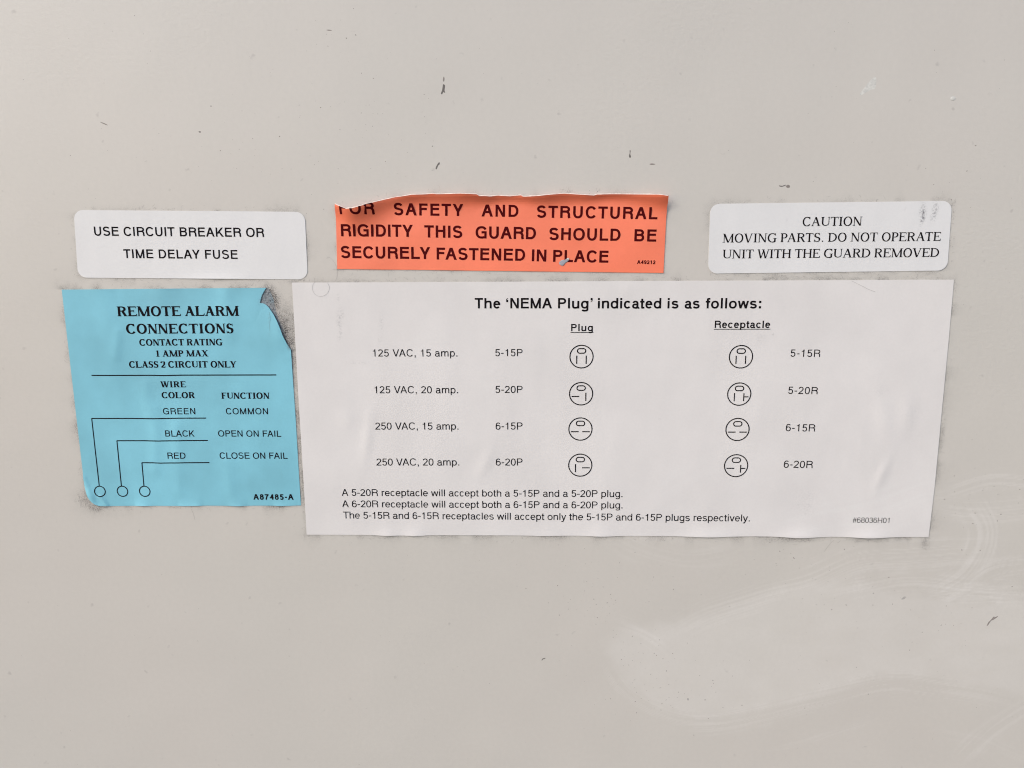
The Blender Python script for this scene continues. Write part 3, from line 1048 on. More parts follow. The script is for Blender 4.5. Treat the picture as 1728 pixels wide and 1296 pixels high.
        for i in range(1, 14):
            a = math.pi + math.pi * i / 14
            pts.append(((xl + xr) / 2 + (xr - xl) / 2 * math.cos(a), y + (y + o - h) * math.sin(a)))
        half = len(pts)
        n0 = len(g.p)
        tot = len(pts) + 1
        g.path(pts + [(xr, y)], taper=lambda t: 1.0 if t < .45 else 1.0 - (1 - h * 1.1 / v) * min(1, (t - .45) / .5))
        g.V(xr - h * .55, y, C, h * 1.1)
        ser(xl - v / 2, xl + v / 2, C); g.box(xr - 88, C - sl, xr + 88, C)
    elif ch in 'VW':
        th = h * 1.15; tw = v * 1.12
        if ch == 'V':
            g.D(W / 2 - tw * .5, -8, 66, C, tw); g.D(W / 2 - th * .2, -8, W - 78 - th, C, th); g.box(16, C - sl, 62 + tw + 50, C); g.box(W - 16 - 170, C - sl, W - 14, C)
        else:
            tw *= 0.88
            g.D(W * .30 - tw * .5, -8, 52, C, tw); g.D(W * .30 - th * .2, -8, W * .5 - 10, C, th); g.D(W * .68 - tw * .5, -8, W * .47 - tw * .4, C, tw); g.D(W * .68 - th * .2, -8, W - 70 - th, C, th)
            g.box(10, C - sl, 52 + tw + 42, C); g.box(W * .47 - tw * .4 - 60, C - sl, W * .47 + tw * .6 + 40, C); g.box(W - 165, C - sl, W - 8, C)
    elif ch == 'X':
        th = h * 1.15; tw = v * 1.15
        g.D(W - 60 - tw, 0, 62, C, tw); g.D(66, 0, W - 105 - th, C, th); g.box(14, 0, 190, sl); g.box(W - 70 - tw * 1.1, 0, W - 12, sl); g.box(18, C - sl, 70 + tw * 1.15, C); g.box(W - 205, C - sl, W - 20, C)
    elif ch == 'Y':
        th = h * 1.15; tw = v * 1.12
        stem((W - v) / 2, 0, 310, top=False); g.D((W - v) / 2 - (tw - v) / 2, 270, 60, C, tw); g.D((W + v) / 2 - th, 290, W - 75 - th, C, th); g.box(16, C - sl, 60 + tw + 45, C); g.box(W - 190, C - sl, W - 14, C)
    elif ch == '.':
        g.p.append([(W / 2 + 52 * math.cos(a), 44 + 52 * math.sin(a)) for a in [k * math.pi / 6 for k in range(12)]])
    elif ch == '1':
        g.V(W / 2 - v * .45, 0, C - 5); g.box(W / 2 - v * .45 - 75, 0, W / 2 + v * .55 + 75, sl); g.poly((75, C - 95), (75, C - 75), (W / 2 + v * .55, C), (W / 2 + v * .55, C - 20), (W / 2 - v * .4, C - 100), (W / 2 - v * .5, C - 110))
    elif ch == '2':
        q = Pen(v, h); q.pw = 1.2
        q.spline([(45, 500), (90, 610), (W * .45, C + 5 - h), (W - 105 - v * .1, 600), (W - 80 - v * .3, 480), (W - 150, 330), (W * .4, 190), (60, 60)], 6)
        g.p += q.p
        g.box(30, 0, W - 55, 100); g.poly((W - 80, 0), (W - 55, 0), (W - 18, 185), (W - 42, 185), (W - 70, 100))
    return g.p, W


_CACHE = {}


def glyph(font, ch, st):
    k = (font, ch, st)
    if k not in _CACHE:
        if ch == ' ':
            w_ = _W[font][' ']
            _CACHE[k] = ([], w_[0] if isinstance(w_, tuple) else w_)
        elif font == 'H':
            _CACHE[k] = sans(ch, st)
        else:
            _CACHE[k] = serif(ch, st, font == 'B')
    return _CACHE[k]



_GM = {}


def glyph_mesh(font, ch, st):
    k = (font, ch, st)
    if k not in _GM:
        _GM[k] = union(glyph(font, ch, st)[0], 0.02)
    return _GM[k]


def union(polys, eps=1e-5, extra=None):
    """union of simple polygons as (verts, triangles)"""
    pts = []; edges = []
    for p in polys:
        b = len(pts); n = len(p)
        pts += [Vector(q) for q in p]
        edges += [(b + i, b + (i + 1) % n) for i in range(n)]
    if extra:
        b = len(pts)
        pts += [Vector(q) for q in extra]
        edges += [(b + i, b + i + 1) for i in range(len(extra) - 1)]
    vs, es, fs, *_ = delaunay_2d_cdt(pts, edges, [], 0, eps)
    v = np.array([(p.x, p.y) for p in vs])
    f = np.array([t for t in fs if len(t) == 3])
    a, b, c = v[f[:, 0]], v[f[:, 1]], v[f[:, 2]]
    area = (b[:, 0] - a[:, 0]) * (c[:, 1] - a[:, 1]) - (b[:, 1] - a[:, 1]) * (c[:, 0] - a[:, 0])
    f = np.where((area > 0)[:, None], f, f[:, ::-1])[np.abs(area) > eps * eps]
    c = v[f].mean(1)
    k = np.zeros(len(f), bool)
    for p in polys:
        k |= inside(c[:, 0], c[:, 1], p)
    return v, f[k]


def ink_mesh(name, v, f, mat, root, hf, label=None, clip=None, lift=0.03):
    if clip is not None:
        c = v[f].mean(1)
        top = np.interp(c[:, 0], [q[0] for q in clip], [q[1] for q in clip])
        f = f[c[:, 1] < top]
    used = np.unique(f)
    remap = np.zeros(len(v), int); remap[used] = np.arange(len(used))
    v = v[used]; f = remap[f]
    h = hf(v[:, 0], v[:, 1])
    V = np.stack([v[:, 0], -(h + THICK + lift), v[:, 1]], -1)
    return child(name, V, f.tolist(), mat, root, label=label)


def ink_obj(name, polys, mat, root, hf, label=None, lift=0.03):
    v, f = union(polys)
    return ink_mesh(name, v, f, mat, root, hf, label, None, lift)


def text(root, s, font, p0, p1, cap, stem, mat, hf, clip=None, label=None, name='text_line'):
    a = Vector(P(*p0)); b = Vector(P(*p1))
    u = (b - a).normalized(); vv = Vector((-u.y, u.x))
    L = (b - a).length
    capmm = (Vector(P(p0[0], p0[1] - cap)) - a).length
    capu = CAP[font]
    sc = capmm / capu
    # lay out
    gl = []; x = 0
    for i, ch in enumerate(s):
        polys, adv = glyph(font, ch, stem)
        gl.append((polys, x, i))
        x += adv + KERN.get(s[i:i + 2], 0)
    inkmin = min(q[0] for q in (pt for po in gl[0][0] for pt in po))
    inkmax = gl[-1][1] + max(q[0] for po in gl[-1][0] for q in po)
    raw = (inkmax - inkmin) * sc
    track = (L - raw) / max(1, len(s) - 1)
    xs = 1.0
    if track < 0:
        xs = L / raw; track = 0.0
    if abs(track) > 0.09 * capmm:                 # shapes slightly wider or narrower rather than loose spacing
        lim = math.copysign(0.09 * capmm, track) if track < 0 else 0.14 * capmm
        if abs(track) > abs(lim):
            xs = (L - lim * (len(s) - 1)) / raw
            track = lim
    if DEBUG:
        print('TXT %-28s track/cap %.3f xs %.3f' % (s[:28], track / capmm, xs))
    VV = []; FF = []; base = 0
    for (polys, gx, i), ch in zip(gl, s):
        if not polys:
            continue
        gv, gf = glyph_mesh(font, ch, stem)
        X = (gv[:, 0] + gx - inkmin) * sc * xs + track * i
        Y = gv[:, 1] * sc
        q = np.stack([a.x + u.x * X + vv.x * Y, a.y + u.y * X + vv.y * Y], -1)
        if clip is not None:
            tris = [[tuple(p) for p in q[t]] for t in gf]
            q, gf = union(tris, 1e-5, [p for p in clip if q[:, 0].min() - 3 < p[0] < q[:, 0].max() + 3])
        VV.append(q); FF.append(gf + base); base += len(q)
    return ink_mesh(name, np.concatenate(VV), np.concatenate(FF), mat, root, hf, label or 'printed words "%s"' % s, clip)


DEBUG = False


def stroke_poly(pts, wd, closed=False):
    """list of quads along a polyline of constant width (mm)"""
    out = []
    n = len(pts)
    P2 = [Vector(p) for p in pts]
    L = []; Rr = []
    for i in range(n):
        if closed:
            t = (P2[(i + 1) % n] - P2[i - 1]).normalized(); k = 1
        else:
            a = P2[max(i - 1, 0)]; b = P2[min(i + 1, n - 1)]
            t = (b - a).normalized()
            d0 = (P2[i] - P2[i - 1]).normalized() if i > 0 else t
            k = 1 / max(0.4, d0.dot(t))
        nn = Vector((-t.y, t.x)) * wd / 2 * k
        L.append(tuple(P2[i] + nn)); Rr.append(tuple(P2[i] - nn))
    for i in range(n if closed else n - 1):
        j = (i + 1) % n
        out.append([L[i], Rr[i], Rr[j], L[j]])
    return out


def pxline(pts, sub=14):
    out = []
    for i in range(len(pts) - 1):
        for k in range(sub):
            t = k / sub
            out.append(P(pts[i][0] * (1 - t) + pts[i + 1][0] * t, pts[i][1] * (1 - t) + pts[i + 1][1] * t))
    out.append(P(*pts[-1]))
    return out


MMPX = 1 / 7.2

# ------------------------------------------------------------------ white sticker, upper left
c = P(322, 412)
t = thing('white_sticker', 'white rounded sticker about a circuit breaker or time delay fuse', 'sticker', c)
sheet(t, white_poly, h_white, M_WHITE, 0.8, smudges=[(230, 403, 0.15, 0.12, 1.2, 0), (307, 412, 0.15, 0.15, 0.4, 0)])
text(t, "USE CIRCUIT BREAKER OR", 'H', (159.8, 397.7), (446.3, 400.0), 15.3, 0.175, M_INK, h_white)
text(t, "TIME DELAY FUSE", 'H', (209.4, 435.5), (401.5, 437.0), 15.0, 0.175, M_INK, h_white)

# ------------------------------------------------------------------ caution sticker, upper right
t = thing('white_sticker', 'white rounded caution sticker with thin serif lettering and grey rub marks', 'sticker', P(1400, 400))
sheet(t, caution_poly, h_plain, M_WHITE, 0.45,
      smudges=[(1557, 358, 0.6, 1.5, 1.1, 5), (1577, 356, 0.55, 1.9, 1.15, -8), (1555, 374, 0.3, 1.3, 0.8, -20), (1527, 353, 0.3, 0.2, 0.5, 30), (1327, 373, 0.25, 0.25, 0.4, 0)])
text(t, "CAUTION", 'T', (1353.7, 381.6), (1454, 380.8), 15.2, 0.175, M_INK, h_plain)
text(t, "MOVING PARTS. DO NOT OPERATE", 'T', (1219, 409.3), (1586.8, 406.4), 14.8, 0.175, M_INK, h_plain)
text(t, "UNIT WITH THE GUARD REMOVED", 'T', (1219, 436.2), (1583.6, 433.4), 14.8, 0.175, M_INK, h_plain)

# ------------------------------------------------------------------ orange sticker with torn top
t = thing('orange_sticker', 'torn orange safety sticker with bold dark lettering', 'sticker', P(845, 395))
sheet(t, orange_poly, h_orange, M_ORANGE, 0.45, smudges=[(1120, 358, 0.3, 0.15, 0.8, 0), (1111, 430, 0.2, 0.2, 0.5, 0)])
rows = [
    (("FOR", 575.2, 361.7, 633.9, 362.0), ("SAFETY", 665.3, 363.0, 781.7, 364.8), ("AND", 812.6, 365.3, 874.7, 366.2), ("STRUCTURAL", 906, 367.2, 1109, 370.2), 20.3),
    (("RIGIDITY", 576.1, 398.7, 697.1, 399.9), ("THIS", 716.2, 400.6, 780.1, 401.6), ("GUARD", 802.5, 402.2, 904.2, 403.9), ("SHOULD", 926.8, 404.9, 1046.6, 406.5), ("BE", 1070, 407.2, 1107, 407.8), 20.5),
    (("SECURELY", 575.9, 435.3, 726.1, 437.3), ("FASTENED", 737, 437.9, 886, 440.2), ("IN", 897.3, 440.8, 921.6, 441.4), ("PLACE", 933.2, 441.8, 1026.3, 443.3), 20.2),
]
clip = [(q[0], q[1]) for q in sorted(TOPLINE)]
for r in rows:
    for wd_, x0, y0, x1, y1 in r[:-1]:
        text(t, wd_, 'H', (x0, y0), (x1, y1), r[-1], 0.205, M_REDINK, h_orange, clip=clip if wd_ == 'FOR' else None, name='printed_word')
text(t, "A49212", 'H', (1074.7, 445.4), (1105.6, 445.7), 6.4, 0.23, M_REDINK, h_orange, name='printed_word', label='small printed code A49212')


def torn_rim():
    xs_ = np.arange(TOPLINE[0][0], TOPLINE[-1][0], 0.3)
    path = [(float(a), float(np.interp(a, [q[0] for q in TOPLINE], [q[1] for q in TOPLINE]))) for a in xs_]
    vs = []; fs = []
    arr = np.array(path)
    h = h_orange(arr[:, 0], arr[:, 1])
    for i, (x, z) in enumerate(path):
        u = (x - path[0][0]) / (path[-1][0] - path[0][0])
        wd_ = 0.04 + 0.12 * float(vnoise(np.array([x * 1.1]), np.array([3.3]), 4)[0]) + 0.05 * math.exp(-(u / 0.1) ** 2)
        hh = h[i] + THICK
        vs += [(x, -hh - 0.012, z - 0.05), (x, -hh + 0.03, z + wd_), (x, -hh + 0.11, z + wd_), (x, -hh + 0.11, z - 0.05)]
        if i:
            b = 4 * (i - 1)
            for k in range(3):
                fs.append((b + k, b + k + 4, b + k + 5, b + k + 1))
    child('torn_edge', vs, fs, M_CORE, t, label='pale paper core showing along the torn top edge')


torn_rim()

# ------------------------------------------------------------------ blue label
t = thing('blue_sticker', 'light blue alarm wiring sticker with torn upper right corner', 'sticker', P(305, 670))
sheet(t, blue_poly, h_blue, M_BLUE, 0.45, smudges=[(455, 545, 0.25, 3.0, 0.35, -5), (441, 503, 0.3, 1.2, 0.5, -20), (490, 587, 0.5, 0.7, 1.2, 30), (475, 800, 0.12, 1.2, 0.3, 5), (152, 818, 1.5, 0.3, 0.25, 40)])
B = [("REMOTE ALARM", 'B', 198.9, 533.6, 404.1, 532.8, 16.5), ("CONNECTIONS", 'B', 213.9, 563.0, 394.9, 562.2, 16.3), ("CONTACT RATING", 'B', 235.9, 583.2, 376, 582.5, 10.8),
     ("1 AMP MAX", 'B', 264, 601.7, 351.9, 601.3, 10.5), ("CLASS 2 CIRCUIT ONLY", 'B', 218.6, 620.4, 399.6, 620.0, 10.8), ("WIRE", 'B', 271.6, 653.4, 314.4, 653.3, 10.0),
     ("COLOR", 'B', 273.4, 671.7, 329.6, 671.7, 10.2), ("FUNCTION", 'B', 374.2, 672.7, 455.3, 672.7, 10.3)]
for s_, f_, x0, y0, x1, y1, cp in B:
    text(t, s_, f_, (x0, y0), (x1, y1), cp, 0.245 if cp > 12 else 0.26, M_INK, h_blue)
for s_, x0, y0, x1, y1, cp in [("GREEN", 275.8, 698.9, 330.1, 698.9, 10.4), ("COMMON", 381.8, 698.9, 452.6, 698.9, 10.4), ("BLACK", 279.5, 736.4, 328.8, 736.5, 10.4),
                               ("OPEN ON FAIL", 368.7, 736.4, 474.9, 736.8, 10.4), ("RED", 283.4, 773.8, 313.8, 773.8, 10.4), ("CLOSE ON FAIL", 371.3, 773.7, 485.7, 774.0, 10.4)]:
    text(t, s_, 'H', (x0, y0), (x1, y1), cp, 0.15, M_INK, h_blue)
text(t, "A87485-A", 'H', (428, 843), (495.7, 843), 9.4, 0.23, M_INK, h_blue, label='small printed code A87485-A')
ink_obj('divider_line', stroke_poly(pxline([(154.8, 633.3), (255, 633.2), (275, 633.6), (310, 632.9), (466.5, 632.5)], 10), 1.9 * MMPX), M_INK, t, h_blue)
for k, (a, b, cc, d_) in enumerate([((347.9, 705.3), (262, 706.2), (155.1, 706.0), (167.9, 820.0)), ((351.1, 743.1), (268, 743.9), (197.6, 743.5), (205.2, 820.0)), ((353.7, 780.4), (272, 781.2), (239.8, 780.6), (243.2, 819.6))]):
    pa = pxline([a, ((a[0] + b[0]) / 2, a[1] + 0.2), b, ((b[0] * .6 + cc[0] * .4), cc[1] - 0.1), cc], 10)
    pb = pxline([cc, d_], 24)
    wl = ink_obj('wire_line', stroke_poly(pa, 1.8 * MMPX) + stroke_poly(pb, 1.7 * MMPX) +
                 [[(P(*cc)[0] + math.cos(q) * .1, P(*cc)[1] + math.sin(q) * .1) for q in np.linspace(0, 2 * math.pi, 9)[:-1]]], M_INK, t, h_blue,
                 label=('outermost', 'middle', 'innermost')[k] + ' bent wire line of the diagram')
    q = P((169.2, 207.0, 244.6)[k], 828.8)
    ink_obj('terminal_circle', stroke_poly([(q[0] + 1.29 * math.cos(w_), q[1] + 1.29 * math.sin(w_)) for w_ in np.linspace(0, 2 * math.pi, 49)[:-1]], 1.7 * MMPX, True), M_INK, wl, h_blue)


# dirty remains of glue and paper fibres in the torn corner, left on the panel beside the label
def residue():
    m, nt, b = new_mat("dirty_glue_residue")
    co = N(nt, 'ShaderNodeTexCoord').outputs['Object']
    f = noise(nt, co, 1900, 3, 0.75)
    f2 = noise(nt, co, 500, 2, 0.6)
    cc = mixc(nt, ramp(nt, f2, 0.35, 0.65), (0.22, 0.275, 0.30), (0.27, 0.265, 0.27))
    cc = mixc(nt, ramp(nt, f, 0.46, 0.66, 0, 0.75), cc, (0.06, 0.06, 0.062))
    nt.links.new(cc, b.inputs['Base Color'])
    b.inputs['Roughness'].default_value = 0.8
    nt.links.new(bump(nt, f, 0.6, 0.0003), b.inputs['Normal'])
    pl = PX((449.5, 484.8), (454, 487), (458, 495), (461, 503), (463, 514), (465.5, 524), (468, 533), (472, 545), (476, 556), (470, 552), (463, 541), (455, 530), (447, 519), (440, 514), (436, 512), (437, 502), (441, 492))
    ring = [(x + random.uniform(-.06, .06), z + random.uniform(-.06, .06)) for x, z in densify(pl, 0.3)]
    pts = [Vector(p) for p in ring]
    n = len(ring)
    vs, es, fs, *_ = delaunay_2d_cdt(pts, [], [list(range(n))[::-1]], 1, 1e-6)
    V = [(p.x, -0.03, p.y) for p in vs]
    child('glue_residue', V, [tuple(f_) for f_ in fs], m, t, label='dirty grey patch of exposed glue at the torn corner')


residue()

# ------------------------------------------------------------------ large off-white table label
t = thing('plug_chart_label', 'large off-white label with a chart of plug and receptacle symbols', 'label', P(1050, 690))
sheet(t, table_poly, h_table, M_TABLE, 0.5, chalk=True,
      smudges=[(573, 545, 0.5, 2.6, 0.34, 0), (577, 530, 0.35, 1.6, 0.3, 0), (574, 565, 0.4, 1.2, 0.3, -8), (571, 503, 0.3, 0.9, 0.25, 0), (644, 545, 0.35, 2.0, 0.28, 0), (641, 572, 0.4, 1.2, 0.22, 0),
               (603, 612, 2.2, 0.35, 0.22, 0), (1113, 706, 0.16, 0.16, 1.3, 0), (1304, 565, 0.15, 0.15, 1.3, 0), (1145, 723, 0.12, 0.12, 0.5, 0), (1283, 570, 1.0, 0.9, 0.16, 40), (1600, 655, 0.8, 4.0, 0.2, 8),
               (1485, 660, 2.0, 1.4, 0.10, 0), (1360, 850, 3.0, 4.0, 0.13, 0), (1540, 700, 2.5, 3.5, 0.07, 20), (1580, 590, 1.2, 0.3, 0.18, 20)])
for s_, x0, x1 in [("The", 801.2, 844.2), ("\u2018NEMA", 854.3, 931.5), ("Plug\u2019", 941.6, 999.6), ("indicated", 1008.7, 1115.4), ("is", 1126.1, 1144.6), ("as", 1155, 1180.2), ("follows:", 1190.2, 1283.9)]:
    text(t, s_, 'H', (x0, 520.4), (x1, 520.4), 17.6, 0.188, M_INK, h_table, name='printed_word', label='bold heading word "%s"' % s_ if 'NEMA' not in s_ else 'bold heading word after "The"')
text(t, "Plug", 'H', (963.7, 558.6), (1000.3, 558.6), 12.0, 0.185, M_INK, h_table, label='underlined column heading "Plug"')
text(t, "Receptacle", 'H', (1205.7, 553.3), (1299.0, 553.3), 12.3, 0.185, M_INK, h_table, label='underlined column heading "Receptacle"')
ink_obj('underline', stroke_poly(pxline([(962.7, 560.9), (1001.3, 560.9)], 6), 1.1 * MMPX), M_INK, t, h_table)
ink_obj('underline', stroke_poly(pxline([(1204.3, 555.5), (1299.5, 555.3)], 12), 1.1 * MMPX), M_INK, t, h_table)
LT = 0.132
for s_, x0, y0, x1, y1, cp in [
    ("125 VAC, 15 amp.", 629.7, 601.4, 772, 601.4, 12.1), ("5-15P", 835.8, 600.9, 881.8, 600.9, 12.1),
    ("125 VAC, 20 amp.", 632.4, 663.4, 773, 663.4, 12.0), ("5-20P", 836.2, 662.9, 881.8, 662.9, 12.0),
    ("250 VAC, 15 amp.", 633.4, 724.7, 773.7, 724.7, 12.0), ("6-15P", 836.5, 724.6, 881.8, 724.6, 12.0),
    ("250 VAC, 20 amp.", 635.4, 785.3, 775, 785.3, 11.9), ("6-20P", 836.8, 785.3, 881.8, 785.3, 11.9),
    ("5-15R", 1333.6, 601.7, 1383.6, 602.2, 12.3), ("5-20R", 1329.6, 664.4, 1379.4, 665.2, 12.3), ("6-15R", 1325.4, 727.2, 1375, 728.0, 12.2), ("6-20R", 1322, 788.9, 1370.9, 789.7, 12.2),
    ("A 5-20R receptacle will accept both a 5-15P and a 5-20P plug.", 577, 836.4, 1050.3, 838.6, 11.5),
    ("A 6-20R receptacle will accept both a 6-15P and a 6-20P plug.", 577.7, 855.5, 1050.3, 857.7, 11.5),
    ("The 5-15R and 6-15R receptacles will accept only the 5-15P and 6-15P plugs respectively.", 579.4, 874.6, 1265, 879.6, 11.5),
    ("#68036H01", 1438.3, 881.6, 1500, 882.2, 8.8)]:
    text(t, s_, 'H', (x0, y0), (x1, y1), cp, LT if cp > 10 else 0.105, M_INK, h_table)

VL = ('v', -8.0, -1.8, 12.3); VR = ('v', 8.0, -1.8, 12.3); HL = ('h', 4.6, -16.0, -3.0); HR = ('h', 4.6, 3.2, 15.9); TR = ('t',)
SYM = [((981.2, 601.7), (VL, VR), 'plug symbol with two upright blades'), ((980.5, 664.3), (HL, VR), 'plug symbol with left blade level and right blade upright'),
       ((979.4, 723.8), (HL, HR), 'plug symbol with two level blades'), ((979.1, 784.7), (VL, HR), 'plug symbol with left blade upright and right blade level'),
       ((1250.1, 601.9), (VL, VR), 'receptacle symbol with two upright slots'), ((1247.2, 664.9), (VL, TR), 'receptacle symbol with upright left slot and T-shaped right slot'),
       ((1244.3, 724.5), (HL, HR), 'receptacle symbol with two level slots'), ((1241.9, 785.6), (HL, TR), 'receptacle symbol with level left slot and T-shaped right slot')]
for (cx, cy), blades, lab in SYM:
    q = P(cx, cy)
    k = (P(cx + 10, cy)[0] - P(cx - 10, cy)[0]) / 20
    lw = 1.8 * MMPX

    def lp(x, y):
        return (q[0] + x * k, q[1] - y * k)
    ring = ink_obj('plug_symbol', stroke_poly([lp(19.5 * math.cos(a), 19.3 * math.sin(a)) for a in np.linspace(0, 2 * math.pi, 73)[:-1]], lw, True), M_INK, t, h_table, label=lab)
    sl = []
    for a in np.linspace(-90, 90, 13):
        sl.append(lp(3.1 + 3.9 * math.cos(math.radians(a)), -9.8 + 3.9 * math.sin(math.radians(a))))
    for a in np.linspace(90, 270, 13):
        sl.append(lp(-3.1 + 3.9 * math.cos(math.radians(a)), -9.8 + 3.9 * math.sin(math.radians(a))))
    ink_obj('ground_slot', stroke_poly(sl, lw, True), M_INK, ring, h_table)
    for bl in blades:
        if bl[0] == 'v':
            po = stroke_poly([lp(bl[1], bl[2]), lp(bl[1], bl[3])], lw)
        elif bl[0] == 'h':
            po = stroke_poly([lp(bl[2], bl[1]), lp(bl[3], bl[1])], lw)
        else:
            po = stroke_poly([lp(7.9, -1.6), lp(7.9, 12.3)], lw) + stroke_poly([lp(7.9, 4.7), lp(15.8, 4.7)], lw)
        ink_obj('blade_slot', po, M_INK, ring, h_table)


# ------------------------------------------------------------------ small damage on the panel
def chip(px, py, pts, mat=M_CHIP, lift=0.012, rim=False, root=panel, name='paint_chip', label=None, base=0.0):
    """irregular thin flake or scar, outline in photo pixels relative to its centre"""
    q = P(px, py)
    ring = [(q[0] + a * MMPX, q[1] - b * MMPX) for a, b in pts]
    ring = catmull(ring, 3, True)
    n = len(ring)
    cx = sum(a for a, b in ring) / n; cz = sum(b for a, b in ring) / n
    V = [(a, -base, b) for a, b in ring] + [(cx + (a - cx) * .8, -base - lift, cz + (b - cz) * .8) for a, b in ring] + [(cx, -base - lift * 1.2, cz)]
    Fc = []
    for i in range(n):
        j = (i + 1) % n
        Fc.append((i, j, n + j, n + i)); Fc.append((n + i, n + j, 2 * n))
    o = mesh_obj(name, V, Fc, mat, None, origin=ORIG[root.name])
    o.location = (0, 0, 0)
    o.parent = root
    if label:
        o['label'] = label
    return o


chip(748, 150, [(0, -7), (3, -5), (2, 2), (3, 6), (0, 5), (-2, 8), (-4, 7), (-2, 2), (-1, -3)], label='dark upright scratch above the orange sticker')
chip(748.5, 134, [(0, -4), (1.6, -2), (0.8, 3), (-1.2, 2)], mat=M_SPECK)
chip(738, 279, [(3, -5), (4, -2), (1, 1), (-1, 6), (-3, 5), (-1, 0)], label='small dark scratch just above the orange sticker')
chip(1063, 260, [(-0.5, -6), (1, -5), (0.6, 0), (1.8, 4), (0, 6), (-1.6, 3), (-0.6, -1)])
chip(1101, 277, [(-5, 0), (-1, -1.2), (5, 0), (0, 1.2)], mat=M_SPECK)
chip(1320, 313.5, [(-5, -0.6), (0, 0.3), (5, -1.6), (5.4, -0.4), (0, 1.6), (-4.4, 0.8)], label='dark sideways nick above the caution sticker')
chip(1329, 314.5, [(-3, 0), (0, -2.6), (3.4, -1.4), (3.6, 1.6), (0, 2.4)], mat=M_SPECK)
chip(337, 222.6, [(-2, -0.6), (1, -1), (2, 0.4), (0, 1.2)])
chip(356, 179, [(-0.8, -0.6), (0.8, -0.6), (0.8, 0.7), (-0.7, 0.7)])
chip(917, 1112, [(-3.4, 2.6), (-1.6, -0.8), (3, -2.2), (3.4, -0.8), (-0.4, 0.4), (-2.4, 3)], label='tiny dark hooked nick below the chart label')
chip(1672, 1046, [(4, -6), (6, -5), (1, 1), (-3, 9), (-6, 12), (-4, 5), (0, 0)], mat=M_SPECK, label='brown scratch near the right border')
chip(1677, 1043, [(-5, 5), (-1, 0), (7, -4), (5, -1), (0, 3)], mat=M_SPECK)
chip(1465, 146, [(9, -14), (12, -10), (11, 3), (4, 5), (-8, 12), (-12, 11), (-6, 2), (2, -8)], mat=M_PALE, lift=0.004, label='pale fleck of lighter paint high on the right')
chip(1608, 166, [(-4, 0), (-1, -3), (4, -1), (3, 3), (-2, 3)], mat=M_PALE, lift=0.035)
chip(1525, 1009, [(-4, 2), (0, -2.5), (4, -2), (2, 1.5), (-2, 3)], mat=M_FAINT)
chip(1161, 1180, [(-1.5, -2), (1.4, -1.6), (1.2, 2.2), (-1, 2)], mat=M_FAINT)
chip(555, 51, [(-4, -0.4), (0, -0.9), (5, 0.4), (0, 0.8)], mat=M_SPECK)
chip(175, 208, [(-6, -2), (0, -0.6), (6, 2.6), (5, 3.2), (-1, 0.8)], mat=M_SPECK)
# scraped bright spot on the orange sticker
org = bpy.data.objects['orange_sticker']
chip(951, 442.0, [(-7.5, 1), (-3, -3), (2, -3.4), (6.5, -5.6), (8, -2), (3, 1.6), (-1, 6), (-6, 4.6)], mat=M_SILVER, lift=0.03, root=org, name='scraped_spot', label='silvery scraped spot over the word PLACE', base=0.19)
chip(958, 437.5, [(-2, 0), (0, -2), (2.4, -1.4), (2, 1.2)], mat=M_PALE, lift=0.07, root=org, name='scraped_spot', base=0.21)


def specks():
    V = []; Fc = []

    def add(px, py, r, el=1.0):
        x, z = P(px, py)
        a0 = random.uniform(0, 3.1); n = 7
        b = len(V)
        ang = random.uniform(0, 3.1)
        for k in range(n):
            a = a0 + k * 2 * math.pi / n
            rr = r * random.uniform(0.7, 1.25)
            dx, dz = rr * math.cos(a) * el, rr * math.sin(a)
            V.append((x + dx * math.cos(ang) - dz * math.sin(ang), -0.004, z + dx * math.sin(ang) + dz * math.cos(ang)))
        V.append((x, -0.004 - r * 0.5, z))
        for k in range(n):
            Fc.append((b + k, b + (k + 1) % n, b + n))
    sticks = [p for p in POLYS.values()]

    def ok(px, py):
        x, z = P(px, py)
        xa, za = np.array([x]), np.array([z])
        return not any(inside(xa, za, p)[0] for p in sticks)
    clusters = [(1000, 1020, 45, 45, 34), (1110, 1150, 110, 70, 60), (1060, 1110, 35, 40, 18), (1640, 860, 70, 70, 36), (1450, 1000, 160, 60, 30), (1350, 935, 90, 20, 16), (1600, 320, 60, 60, 10),
                (620, 240, 120, 110, 46), (1020, 325, 25, 8, 12), (560, 70, 60, 40, 10), (1060, 960, 120, 50, 24), (1560, 1080, 120, 90, 20), (380, 270, 130, 80, 26)]
    for cx, cy, sx, sy, n in clusters:
        for _ in range(n):
            px = random.gauss(cx, sx * .6); py = random.gauss(cy, sy * .6)
            if ok(px, py):
                add(px, py, random.choice((0.04, 0.05, 0.06, 0.06, 0.08, 0.11)), random.uniform(1, 1.7))
    for _ in range(420):
        px = random.uniform(-40, 1770); py = random.uniform(-40, 1340)
        if ok(px, py) and (py < 480 or px > 520 or random.random() < 0.25):
            add(px, py, random.choice((0.03, 0.04, 0.05, 0.05, 0.07)), random.uniform(1, 1.6))
    for px, py, r in ((1190, 1181, .14), (1203, 1148, .13), (1204, 1153, .09), (1208, 1168, .1), (1220, 1194, .1), (1252, 1190, .13), (1358, 1195, .11), (1265, 1114, .08), (1474, 1001, .13), (1445, 1126, .09),
                      (1072, 1184, .12), (1002, 1011, .11), (959, 1028, .10), (944, 1038, .11), (1145, 1168, .1), (1623, 928, .15), (1611, 830, .1), (1689, 868, .14), (1683, 879, .13), (1721, 826, .12), (1654, 929, .13), (1708, 990, .13)):
        add(px, py, r, 1.2)
    o = mesh_obj('dirt_specks', V, Fc, M_SPECK, None, origin=(0, 0, 0))
    o.parent = panel
    o['kind'] = 'stuff'


specks()


